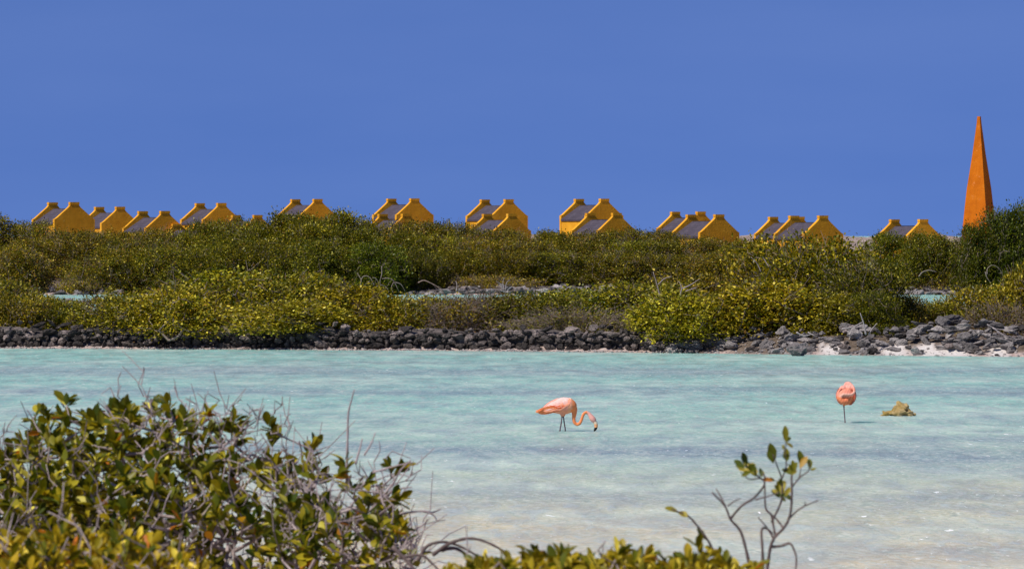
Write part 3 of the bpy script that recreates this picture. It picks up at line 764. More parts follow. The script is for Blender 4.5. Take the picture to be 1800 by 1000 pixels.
G_MID, G_BACK = "shrubs on the walled bank across the lagoon", "thicket of shrubs below the huts"
Y1, Y2, O1 = (1.30, 1.20, 0.8), (1.22, 1.14, 0.85), (1.12, 1.02, 0.9)
MID = [
    ("mid", -20, 146, 496, 80, 1.6, "olive shrub cut by the left edge above the dark wall", O1),
    ("mid", 25, 143.6, 518, 62, 0.9, "low thin leaved shrub at the left wall top", Y2),
    ("mid", 95, 144.2, 530, 62, 1.2, "small yellowish shrub in front of the left channel gap", Y2),
    ("mid", 55, 144.8, 521, 55, 1.2, "olive shrub second from the left edge above the wall", Y2),
    ("mid", 165, 143.2, 549, 42, 0.9, "lowest small shrub on the wall under the left channel gap", Y2),
    ("mid", 235, 142.8, 514, 80, 1.4, "yellow green shrub right of the left channel gap", Y2),
    ("yel", 330, 141.6, 507, 95, 1.3, "yellow leaved shrub hanging over the wall at the left", Y1),
    ("mid", 395, 147, 478, 125, 2.0, "broad domed olive shrub forming the highest point of the left bank", Y2),
    ("mid", 510, 145, 484, 100, 1.7, "olive yellow shrub right of the broad domed one", Y1),
    ("yel", 490, 140.6, 530, 105, 1.0, "low yellow shrub spilling over the dark wall left of centre", Y1),
    ("yel", 610, 143.5, 505, 90, 1.4, "yellow green shrub below the arching pale roots", Y1),
    ("mid", 705, 142.6, 521, 75, 1.2, "low yellow green shrub at the right end of the left thicket", Y1),
    ("twig", 805, 142.5, 524, 75, 1.1, "dry twiggy brown shrub in the middle of the wall", (1.1, 1.0, 0.9)),
    ("mid", 765, 144.5, 527, 55, 1.1, "thin olive shrub behind the dry twiggy brown one", O1),
    ("twig", 870, 143.5, 522, 62, 1.1, "thin brown shrub with bare branches right of the middle", (1, 0.95, 0.9)),
    ("mid", 940, 143, 518, 80, 1.3, "olive shrub above the wall with grey twigs at its foot", O1),
    ("mid", 1030, 144, 508, 95, 1.5, "wide olive shrub left of the tall yellow green one", Y2),
    ("twig", 1020, 139.6, 548, 90, 0.9, "low tangle of twigs hanging over the dark wall hollow", (1, 0.95, 0.9)),
    ("mid", 1130, 145, 497, 95, 1.7, "sparse olive shrub with pale dead branches on top", O1),
    ("mid", 1225, 147, 485, 90, 1.8, "olive shrub rising towards the tall green one", O1),
    ("yel", 1215, 137.2, 520, 90, 1.4, "golden leaved shrub drooping to the rocks at the water", Y1),
    ("yel", 1330, 137.6, 500, 110, 1.5, "dense golden green shrub above the boulder", Y1),
    ("yel", 1440, 137.0, 520, 85, 1.3, "golden olive shrub right above the water line boulder", Y2),
    ("grn", 1365, 143, 420, 100, 2.2, "tall green shrub in front of the huts at right", (1.4, 1.3, 0.9)),
    ("grn", 1455, 142, 424, 105, 2.2, "tallest yellow green shrub top beside the front hut", (1.6, 1.4, 0.9)),
    ("grn", 1530, 139, 462, 78, 1.5, "dark green shrub flank sloping to the tumbled stones", (1.0, 1.0, 0.85)),
    ("grn", 1545, 136.4, 515, 55, 1.0, "dark leafy lower shrub above the grey rocks", (0.8, 0.85, 0.8)),
    ("mid", 1640, 140, 532, 70, 1.2, "small yellowish shrub behind the perched block", Y2),
    ("mid", 1590, 139, 522, 45, 1.0, "small olive shrub at the foot of the dark green flank", O1),
    ("mid", 1735, 141, 505, 70, 1.4, "yellow olive shrub left of the one cut by the right edge", Y2),
    ("yel", 1800, 142, 468, 70, 1.9, "tall golden shrub cut by the right edge above the wall", Y1),
    ("twig", 1765, 137.2, 540, 65, 1.0, "brown twiggy shrub lying over the tumbled wall at the right", (0.95, 0.9, 0.9)),
]
for k in MID:
    over = k[2] - float(wall_line((k[1] - 900) / F_PX * k[2]))
    shrub(k[0], k[1], k[2], k[3], k[4] * 1.16, k[5] * 1.1, k[6], G_MID, k[7], base=(0.52 if over < 0.7 else 0.44) if over < 1.6 and k[1] < 1120 else None)

OB, YB = (1.12, 1.02, 0.9), (1.22, 1.14, 0.85)
BACK = [
    # crest row in front of the huts
    ("olive", -10, 286, 380, 75, 3.0, "olive shrub mass at the left edge below the sky", OB),
    ("olive", 60, 284, 392, 60, 2.6, "olive shrub left of the first hut's gable", OB),
    ("olive", 125, 282, 408, 70, 2.6, "low olive shrub under the leftmost hut", OB),
    ("olive", 205, 282, 408, 65, 2.6, "olive shrub below the second and third huts", OB),
    ("olive", 275, 282, 405, 60, 2.6, "olive shrub hiding the third hut's foot", YB),
    ("olive", 345, 281, 393, 65, 2.8, "olive shrub in front of the fourth hut", OB),
    ("olive", 420, 281, 388, 65, 2.8, "olive shrub hiding the sunken hut with two caps", OB),
    ("dark", 500, 279, 378, 75, 3.0, "green shrub at the left of the thicket's highest crest", (1.1, 1.05, 0.9)),
    ("dark", 575, 278, 376, 75, 3.0, "green shrub at the thicket's highest crest", (1.15, 1.1, 0.9)),
    ("dark", 640, 279, 390, 60, 2.8, "green shrub stepping down right of the crest", (1.0, 1.0, 0.9)),
    ("olive", 720, 281, 392, 70, 2.8, "olive shrub below the half buried hut", OB),
    ("olive", 790, 282, 393, 65, 2.8, "olive shrub between the two middle pairs of huts", OB),
    ("olive", 870, 281, 405, 70, 2.8, "olive brown shrub below the middle pair of huts", OB),
    ("olive", 950, 282, 408, 70, 2.8, "olive shrub left of the hut with the sunlit side wall", OB),
    ("olive", 1030, 281, 410, 65, 2.8, "olive shrub below the hut with the sunlit side wall", OB),
    ("olive", 1095, 282, 404, 55, 2.8, "small round olive shrub right of the front middle hut", OB),
    ("olive", 1150, 282, 408, 60, 2.8, "olive shrub left of the close pair of huts", OB),
    ("olive", 1225, 280, 420, 70, 2.6, "olive brown shrub below the close pair of huts", OB),
    ("olive", 1300, 279, 424, 60, 2.6, "dim olive shrub left of the tall green shrub's crest", OB),
    ("dark", 1555, 274, 412, 55, 2.2, "green shrub left of the lone hut's gable", (0.95, 1.0, 0.9)),
    ("dark", 1620, 272, 413, 60, 2.4, "rounded green shrub below the lone hut", (0.95, 1.0, 0.9)),
    ("olive", 1680, 276, 425, 45, 2.2, "olive shrub between the lone hut and the dark tree", OB),
    # halfway down the slope
    ("olive", 85, 277, 420, 70, 2.4, "olive shrub below the first hut, halfway down to the channel", OB),
    ("olive", 240, 277, 420, 70, 2.4, "olive shrub below the third hut, halfway down to the channel", OB),
    ("olive", 320, 276, 412, 65, 2.4, "olive shrub below the fourth hut, halfway down the thicket", YB),
    ("dark", 430, 276, 404, 70, 2.4, "green shrub below the sunken two capped hut, halfway down", (1.15, 1.1, 0.9)),
    ("dark", 530, 275, 398, 70, 2.4, "green shrub right under the highest crest of the thicket", (1.1, 1.05, 0.9)),
    ("dark", 615, 275, 402, 65, 2.4, "green shrub under the right shoulder of the crest", (0.95, 0.98, 0.9)),
    ("dark", 700, 276, 412, 60, 2.4, "green shrub under the half buried hut, halfway down", (0.9, 0.92, 0.85)),
    ("olive", 765, 277, 415, 65, 2.4, "olive shrub halfway down between the two middle pairs", YB),
    ("olive", 840, 277, 422, 65, 2.4, "olive shrub under the middle pair, halfway down", OB),
    ("olive", 925, 277, 424, 70, 2.4, "olive shrub right of the middle pair, halfway down", YB),
    ("olive", 1010, 277, 426, 70, 2.4, "olive shrub under the sunlit side wall, halfway down", OB),
    ("olive", 1110, 277, 424, 70, 2.4, "olive shrub right of the front middle hut, halfway down", YB),
    ("olive", 1190, 277, 428, 65, 2.4, "dull olive shrub under the close pair, halfway down", OB),
    ("olive", 1275, 276, 434, 65, 2.4, "dull olive shrub behind the tall green shrub's left flank", OB),
    # lower front row along the channel
    ("olive", 15, 270, 432, 75, 2.2, "shadowy olive shrub above the channel at the left edge", OB),
    ("olive", 175, 269.5, 438, 80, 2.4, "olive shrub above the channel rocks with a dark hollow beside it", OB),
    ("olive", 275, 270.5, 436, 75, 2.4, "olive shrub above the left dome of the near bank", YB),
    ("dark", 370, 272, 432, 75, 2.6, "green shrub behind the broad domed shrub of the near bank", (1.0, 1.0, 0.9)),
    ("dark", 470, 271, 425, 75, 2.6, "dense green shrub left below the crest", (1.0, 1.0, 0.85)),
    ("dark", 565, 269, 425, 75, 2.6, "dense dark green shrub above the arching roots", (0.9, 0.95, 0.85)),
    ("dark", 655, 269, 430, 70, 2.6, "dark green shrub overhanging the arching pale roots", (0.8, 0.88, 0.8)),
    ("dark", 725, 271, 440, 55, 2.4, "dark shrub with a deep shadow at its foot by the back channel", (0.75, 0.8, 0.75)),
    ("olive", 800, 274, 440, 65, 2.4, "olive shrub right of the deep shadow by the back channel", OB),
    ("olive", 890, 274, 442, 70, 2.4, "olive shrub above the grey shore of the back channel", OB),
    ("olive", 980, 274, 444, 70, 2.4, "olive shrub above the far grey rocks in the middle", YB),
    ("olive", 1070, 274, 446, 70, 2.4, "dull olive shrub behind the wide olive one of the near bank", OB),
    ("olive", 1160, 274, 448, 70, 2.4, "dull olive shrub behind the dead branches of the near bank", OB),
    ("olive", 1250, 273, 446, 70, 2.4, "olive shrub beside the tall green shrub's shaded flank", OB),
    ("brown", 870, 270.5, 484, 75, 1.2, "low straw coloured shrub on the grey channel shore", (1.3, 1.1, 0.9)),
    ("brown", 1630, 271.0, 478, 60, 1.6, "low straw coloured shrub below the lone hut's green shrub", (1.35, 1.1, 0.9)),
    ("brown", 1720, 271.5, 474, 70, 1.8, "low straw coloured shrub spread below the dark tree", (1.4, 1.15, 0.9)),
]
for k in BACK: shrub(k[0], k[1], k[2], k[3], k[4], k[5], k[6], G_BACK, tuple(q * 1.12 for q in k[7]))

# the dark tree at the right
def tree(px, d, top_y, half_px, depth, label, tintc):
    o = shrub("dark", px, d, top_y, half_px, depth, label, "dark trees at the right", tintc, name="mangrove_tree")
    o["category"] = "tree"
tree(1765, 270, 372, 62, 2.6, "tall dark green tree hiding the obelisk's foot", (0.72, 0.82, 0.75))
tree(1815, 272, 364, 55, 2.6, "tall dark green tree cut by the right edge", (0.72, 0.82, 0.75))
tree(1706, 270, 398, 42, 2.0, "smaller dark green tree at the obelisk's left foot", (0.78, 0.86, 0.78))

# ------------------------------------------------------------------ roots and dead branches (bank and channel)
def curve_tube(pts, r0, r1, n=14, sides=6):
    """smooth tube through 3-D points (Catmull-Rom)"""
    P = [Vector(p) for p in pts]; P = [P[0] * 2 - P[1]] + P + [P[-1] * 2 - P[-2]]
    out = []
    for i in range(1, len(P) - 2):
        for k in range(n):
            t = k / n; a, b_, c, d_ = P[i - 1], P[i], P[i + 1], P[i + 2]
            out.append(0.5 * ((2 * b_) + (c - a) * t + (2 * a - 5 * b_ + 4 * c - d_) * t * t + (3 * b_ - a - 3 * c + d_) * t ** 3))
    out.append(P[-2])
    V, Fc = [], []
    m = len(out)
    up = Vector((0.3, 0.2, 1)).normalized()
    for i, p in enumerate(out):
        tdir = (out[min(i + 1, m - 1)] - out[max(i - 1, 0)]).normalized()
        u = tdir.cross(up)
        if u.length < 0.05: u = tdir.cross(Vector((1, 0, 0)))
        u.normalize(); v = tdir.cross(u)
        r = r0 + (r1 - r0) * i / (m - 1)
        r *= 1 + 0.12 * math.sin(i * 1.9)
        for k in range(sides):
            a = 2 * math.pi * k / sides; q = p + u * math.cos(a) * r + v * math.sin(a) * r
            V.append(q[:])
    for i in range(m - 1):
        for k in range(sides): Fc.append((i * sides + k, i * sides + (k + 1) % sides, (i + 1) * sides + (k + 1) % sides, (i + 1) * sides + k))
    Fc.append(tuple(range(sides))[::-1]); Fc.append(tuple(range((m - 1) * sides, m * sides)))
    return V, Fc

def pix_tubes(name, label, cat, polys, d, mat, r, group=None, part="branch", dj=0.6, seed=1):
    rnd = random.Random(seed)
    p0 = at(polys[0][0][0], polys[0][0][1], d)
    group = group or {"dead_branch": "bare dead branches", "driftwood": "pale driftwood sticks", "prop_root_arch": "arching mangrove roots", "dead_twig": "bare twigs of the near shore"}.get(name)
    o = empty(name, p0); tag(o, label, cat, group)
    for poly in polys:
        dd = rnd.uniform(-dj, dj); m = len(poly)
        pts = [at(x, y, d + dd * (0.4 + 0.6 * i / m)) - p0 for i, (x, y) in enumerate(poly)]
        V, Fc = curve_tube(pts, r * rnd.uniform(0.8, 1.2), r * 0.45, 6, 6)
        link(part, np_mesh(part, V, Fc, mat, smooth=True), o)
    return o
pix_tubes("prop_root_arch", "pale arching mangrove roots at the dark thicket's foot by the back channel", "roots",
          [[(632, 520), (635, 492), (642, 485), (652, 490), (662, 512)], [(655, 488), (661, 490), (666, 500), (668, 515)], [(672, 490), (682, 489), (692, 494), (702, 514)], [(662, 503), (672, 501), (680, 506), (684, 515)],
           [(692, 496), (688, 505), (691, 514)], [(695, 496), (705, 500), (712, 512)], [(640, 500), (648, 506), (656, 514)], [(671, 468), (671, 482), (668, 496), (672, 514)], [(628, 480), (633, 488), (636, 496)]], 262, M["shrub_bark"], 0.025, part="root")
pix_tubes("dead_branch", "pale bent dead branch arching down beside the back channel in the middle", "branch",
          [[(735, 497), (745, 493), (758, 498), (770, 505), (780, 516), (795, 534)], [(768, 504), (775, 506), (781, 516)]], 150, M["shrub_bark"], 0.016)
pix_tubes("dead_branch", "grey dead branches sticking up from the sparse olive shrub", "branch",
          [[(1160, 520), (1155, 500), (1148, 478)], [(1157, 500), (1168, 490), (1180, 486)], [(1195, 520), (1198, 506), (1193, 494)], [(1198, 508), (1215, 500), (1230, 490)], [(1205, 512), (1225, 505)]], 142.6, M["dead"], 0.016, dj=0.2)
pix_tubes("dead_branch", "grey dead twigs in the face of the tall green shrub", "branch",
          [[(1338, 478), (1330, 462), (1320, 452)], [(1352, 470), (1346, 460), (1341, 452)], [(1476, 470), (1470, 445), (1462, 432)], [(1455, 462), (1452, 446), (1446, 436)]], 140.5, M["dead"], 0.014, dj=0.2)
pix_tubes("driftwood", "bare pale driftwood sticks leaning on the rocks below the dark green flank", "branch",
          [[(1522, 588), (1518, 568), (1512, 550)], [(1527, 588), (1533, 578), (1542, 568)], [(1480, 578), (1500, 574), (1516, 566)], [(1400, 584), (1412, 590), (1425, 588)], [(1420, 584), (1432, 590)]], 133.6, M["dead"], 0.022, dj=0.2)
pix_tubes("driftwood", "pale bent sticks lying over the tumbled wall at the right edge", "branch",
          [[(1745, 576), (1760, 586), (1775, 592), (1795, 590)], [(1752, 584), (1768, 592)], [(1735, 570), (1752, 578), (1785, 580)]], 133.2, M["dead"], 0.016, dj=0.15)
pix_tubes("prop_root_arch", "thin grey arching roots below the lone hut's green shrub", "roots",
          [[(1615, 486), (1622, 478), (1634, 475), (1646, 478)], [(1735, 482), (1736, 472), (1745, 466), (1756, 472), (1762, 482)], [(1732, 478), (1735, 488), (1742, 498)]], 266, M["shrub_bark"], 0.028, part="root")
pix_tubes("dead_shrub", "small bare grey shrub on the far channel shore in the middle", "shrub",
          [[(886, 514), (880, 500), (872, 494)], [(887, 514), (884, 498), (886, 488)], [(888, 514), (890, 498), (896, 492)], [(884, 512), (872, 508), (862, 512)], [(890, 512), (900, 504), (908, 508)], [(802, 512), (803, 500), (801, 494)]], 264, M["dead"], 0.02)

# far channel shore rocks
def far_shore():
    rnd = random.Random(5)
    w = empty("channel_shore", (0, 0, 0)); tag(w, "line of grey rocks along the far shore of the back channel", "rocks")
    for k in range(240):
        px = rnd.uniform(720, 1100) if k < 160 else rnd.uniform(1570, 1720) if k < 205 else rnd.uniform(90, 210)
        d = 266.3 + rnd.uniform(0, 4.0); x = (px - 900) / F_PX * d
        s = rnd.uniform(0.2, 0.55)
        z = max(float(terrain(x, d)), 0.0) + s * 0.15 + (0.12 if 780 < px < 1100 else 0.0)
        put_stone(w, GS if rnd.random() < 0.75 else WS, x, d, z, s * 1.5, s, s, rnd)
far_shore()

# ------------------------------------------------------------------ flamingos
def loft(sections, sides=20, close=True):
    """sections: list of (centre, u, v, ru, rv)"""
    V, Fc = [], []
    for c, u, v, ru, rv in sections:
        for k in range(sides):
            a = 2 * math.pi * k / sides
            V.append((Vector(c) + Vector(u) * math.cos(a) * ru + Vector(v) * math.sin(a) * rv)[:])
    m = len(sections)
    for i in range(m - 1):
        for k in range(sides): Fc.append((i * sides + k, i * sides + (k + 1) % sides, (i + 1) * sides + (k + 1) % sides, (i + 1) * sides + k))
    Fc.append(tuple(range(sides))[::-1]); Fc.append(tuple(range((m - 1) * sides, m * sides)))
    return V, Fc

def tube_r(pts, n=8, sides=14):
    """pts: (x, y, z, r); Catmull-Rom in 4-D"""
    P = [np.array(p, float) for p in pts]; P = [2 * P[0] - P[1]] + P + [2 * P[-1] - P[-2]]
    out = []
    for i in range(1, len(P) - 2):
        for k in range(n):
            t = k / n; a, b_, c, d_ = P[i - 1], P[i], P[i + 1], P[i + 2]
            out.append(0.5 * ((2 * b_) + (c - a) * t + (2 * a - 5 * b_ + 4 * c - d_) * t * t + (3 * b_ - a - 3 * c + d_) * t ** 3))
    out.append(P[-2])
    sec = []; m = len(out)
    for i, q in enumerate(out):
        tdir = Vector(out[min(i + 1, m - 1)][:3] - out[max(i - 1, 0)][:3]).normalized()
        u = tdir.cross(Vector((0, 1, 0)))
        if u.length < 0.2: u = tdir.cross(Vector((1, 0, 0)))
        u.normalize(); v = tdir.cross(u); r = max(q[3], 0.001)
        sec.append((q[:3], u, v, r, r))
    return loft(sec, sides)

def joined(parts):
    V, Fc = [], []
    for v, f in parts:
        o = len(V); V += list(v); Fc += [tuple(i + o for i in q) for q in f]
    return V, Fc

def fused(name, parts, voxel, colfn, mat, smooth_it=3):
    """one continuous skin over the overlapping lofts, coloured per point"""
    V, Fc = joined(parts)
    me = np_mesh(name + "_raw", V, Fc)
    tmp = link(name + "_raw", me)
    r = tmp.modifiers.new("r", 'REMESH'); r.mode = 'VOXEL'; r.voxel_size = voxel
    s = tmp.modifiers.new("s", 'SMOOTH'); s.factor = 0.5; s.iterations = smooth_it
    dg = bpy.context.evaluated_depsgraph_get(); dg.update()
    ev = tmp.evaluated_get(dg); out = bpy.data.meshes.new_from_object(ev)
    out.name = name
    bpy.data.objects.remove(tmp); bpy.data.meshes.remove(me)
    co = np.zeros(len(out.vertices) * 3, dtype=np.float32); out.vertices.foreach_get("co", co); co = co.reshape(-1, 3)
    for a in list(out.color_attributes): out.color_attributes.remove(a)
    a = out.color_attributes.new("col", 'FLOAT_COLOR', 'POINT')
    c = np.ones((len(co), 4), dtype=np.float32); c[:, :3] = np.array([colfn(p) for p in co])
    a.data.foreach_set("color", c.ravel())
    out.materials.clear(); out.materials.append(mat)
    out.polygons.foreach_set("use_smooth", np.ones(len(out.polygons), dtype=bool))
    return out

PINK, PALE, SCAR, ORNG, LEG = (0.80, 0.30, 0.22), (0.84, 0.54, 0.48), (0.78, 0.12, 0.025), (0.80, 0.22, 0.08), (0.13, 0.085, 0.10)
def feather(base, tip, nrm, w, lift=0.006):
    """a slim lens-shaped feather from base to tip lying on a surface with normal nrm"""
    base, tip, nrm = Vector(base), Vector(tip), Vector(nrm).normalized()
    ax = tip - base; side = ax.cross(nrm).normalized()
    V = []; prof = ((0.0, 0.35), (0.25, 0.85), (0.55, 1.0), (0.82, 0.75), (1.0, 0.12))
    for t, k in prof:
        c = base + ax * t + nrm * (lift * (1.2 - t))
        V += [(c - side * w * k * 0.5)[:], (c + nrm * lift * 1.1)[:], (c + side * w * k * 0.5)[:], (c - nrm * lift * 0.6)[:]]
    Fc = []
    for i in range(len(prof) - 1):
        a = i * 4
        for k in range(4): Fc.append((a + k, a + (k + 1) % 4, a + 4 + (k + 1) % 4, a + 4 + k))
    Fc.append((3, 2, 1, 0)); e = 4 * (len(prof) - 1); Fc.append((e, e + 1, e + 2, e + 3))
    return V, Fc

def eye_ball(parent, p, r):
    b = NT("eye"); m = b.end(b.bsdf((0.55, 0.42, 0.08), 0.2, None, 0.5))
    s = [(Vector(p) + Vector((0, 0, r * math.cos(t))), (1, 0, 0), (0, 1, 0), r * math.sin(t) + 1e-5, r * math.sin(t) + 1e-5) for t in np.linspace(0, math.pi, 7)]
    V, Fc = loft(s, 8); link("eye", np_mesh("eye", V, Fc, m, smooth=True), parent)

def flamingo_feeding():
    d = 28350.0 / (757.5 - HZ) * 1.0; s = d / F_PX
    X = lambda px: (px - 989) * s
    Z = lambda py: (757.5 - py) * s
    o = empty("flamingo", (at(989, 757.5, d).x, d, 0.0)); tag(o, "coral pink flamingo wading with its bent neck and bill down in the water", "flamingo", "flamingos in the lagoon")
    trunk = [(943, 724.0, 0.8, 1.2), (949, 722.5, 2.4, 3.0), (957, 719.5, 4.6, 6.0), (966, 716.2, 8.0, 9.0), (976, 714.0, 12.0, 12.0), (986, 713.3, 14.6, 13.2), (996, 713.0, 14.8, 13.0), (1004, 712.4, 12.6, 11.4), (1010, 713.0, 8.6, 8.0), (1013.6, 714.0, 4.0, 4.0)]
    body = loft([((X(a), 0, Z(b_)), (0, 0, 1), (0, 1, 0), rv * s, ru * s) for a, b_, rv, ru in trunk], 24)
    neck = [(1002, 712, 10), (1008.5, 718, 6.6), (1009.6, 726, 4.3), (1008.6, 735, 3.2), (1010, 742, 2.9), (1014.5, 745.6, 2.8), (1019.5, 743, 2.7), (1022.8, 735.5, 2.55), (1025.8, 727.5, 2.5), (1030, 724.4, 2.55), (1034.5, 726, 2.8), (1038, 730.5, 3.9), (1041, 734.8, 5.0), (1043.6, 738.2, 4.7), (1045.4, 741.4, 3.3)]
    nk = tube_r([(X(a), (-0.02 if i > 5 else 0.0), Z(b_), r * s) for i, (a, b_, r) in enumerate(neck)])
    parts = [body, nk]
    for side, (hx, kx, fx, fy) in ((-1, (988, 986.2, 984.2, 760)), (1, (990.8, 992.2, 993.8, 758.5))):
        yy = side * 0.035
        parts.append(tube_r([(X(hx), yy, Z(722), 6 * s), (X(hx), yy, Z(729), 3.2 * s), (X(hx - 0.2), yy, Z(733), 1.35 * s), (X(kx), yy, Z(745), 1.3 * s), (X(fx), yy, 0.0, 1.2 * s), (X(fx), yy, -0.20, 0.0095), (X(fx), yy, -0.37, 0.0095), (X(fx + 3), yy, -0.385, 0.012), (X(fx + 8), yy, -0.39, 0.006)], 6, 10))
    def col(p):
        px = 989 + p[0] / s; py = 757.5 - p[2] / s
        if py > 731.5 and px < 999: return LEG
        if px > 1003 and py > 719 or px > 1006:
            if px > 1032: return (0.74, 0.36, 0.30)
            return (0.80, 0.25, 0.09)
        t = (729 - py) / 30
        c = np.array(ORNG) * (1 - t) + np.array(PALE) * t if t > 0.2 else np.array((0.80, 0.31, 0.19))
        if px < 968: c = np.array((0.82, 0.27, 0.12))
        if px > 998: c = np.array((0.82, 0.36, 0.20))
        return tuple(c)
    link("body", fused("body", parts, 0.0065, col, M["plumage"], 2), o)
    # folded wings: overlapping scapular and flight feathers on both flanks
    for side in (-1, 1):
        fl, cl = [], []
        r = random.Random(5 + side)
        def surf(px, k):
            """point on the flank: k 0 = back line, 1 = belly line"""
            i = np.interp(px, [q[0] for q in trunk], range(len(trunk))); cz = np.interp(px, [q[0] for q in trunk], [q[1] for q in trunk])
            rv = np.interp(px, [q[0] for q in trunk], [q[2] for q in trunk]); ru = np.interp(px, [q[0] for q in trunk], [q[3] for q in trunk])
            a = math.pi * (0.5 - k); nz, ny = math.sin(a), math.cos(a)
            return Vector((X(px), side * ny * ru * s * 0.985, Z(cz) + nz * rv * s * 0.985)), Vector((0, side * ny, nz + 0.15))
        specs = []
        for j in range(7): specs.append((992 - j * 3.0, 0.50 + 0.02 * j, 957 - j * 2.2, 0.66, 7.5, SCAR if j < 5 else ORNG))      # flight feathers, low and red
        for j in range(7): specs.append((1000 - j * 2.5, 0.42 + 0.03 * (j % 4), 968 - j * 2.5, 0.50, 7, (0.82, 0.33, 0.20)))
        for j in range(16): specs.append((1003 - (j % 8) * 3.6, 0.08 + 0.07 * (j // 8) + 0.09 * (j % 3), 976 - (j % 8) * 3.2, 0.30 + 0.09 * (j % 3), 6.5, PALE if r.random() < 0.65 else PINK))
        for px0, k0, px1, k1, w_, c in specs:
            b0, n0 = surf(px0, k0); b1, n1 = surf(px1, k1)
            v, f = feather(b0, b1 + n1 * 0.002, (n0 + n1), w_ * 1.8 * s, 0.0035)
            fl.append((v, f)); cl += [tuple(np.array(c) * r.uniform(0.93, 1.06))] * len(v)
        V, Fc = joined(fl)
        link("wing", np_mesh("wing", V, Fc, M["plumage"], np.array(cl)), o)
    fl, cl = [], []
    for j in range(7):
        y0 = (j - 3) * 0.014
        v, f = feather((X(958), y0, Z(719 - 0.6 * abs(j - 3))), (X(941 + abs(j - 3) * 0.9), y0 * 1.5, Z(725 - (j % 3) * 1.6)), (0.1, 0, 1), 4.2 * s, 0.006)
        fl.append((v, f)); cl += [(0.82, 0.24 + 0.05 * (j % 2), 0.10)] * len(v)
    V, Fc = joined(fl); link("tail", np_mesh("tail", V, Fc, M["plumage"], np.array(cl), True), o)
    bill = [(1044.2, 739.6, 3.5), (1046.6, 743.0, 3.4), (1047.8, 747.2, 3.1), (1047.4, 751.6, 2.7), (1045.6, 755.4, 1.9), (1043.6, 759.4, 0.6)]
    V, Fc = tube_r([(X(a), -0.02, Z(b_), r * s) for a, b_, r in bill], 6, 10)
    cl = []
    for p in V:
        py = 757.5 - p[2] / s
        cl.append((0.012, 0.010, 0.010) if py > 751 else (0.78, 0.36, 0.16) if py > 745 else (0.80, 0.62, 0.44))
    link("bill", np_mesh("bill", V, Fc, M["plumage"], np.array(cl), True), o)
    eye_ball(o, (X(1042.4), -0.02 - 4.0 * s, Z(736.2)), 0.007)
flamingo_feeding()

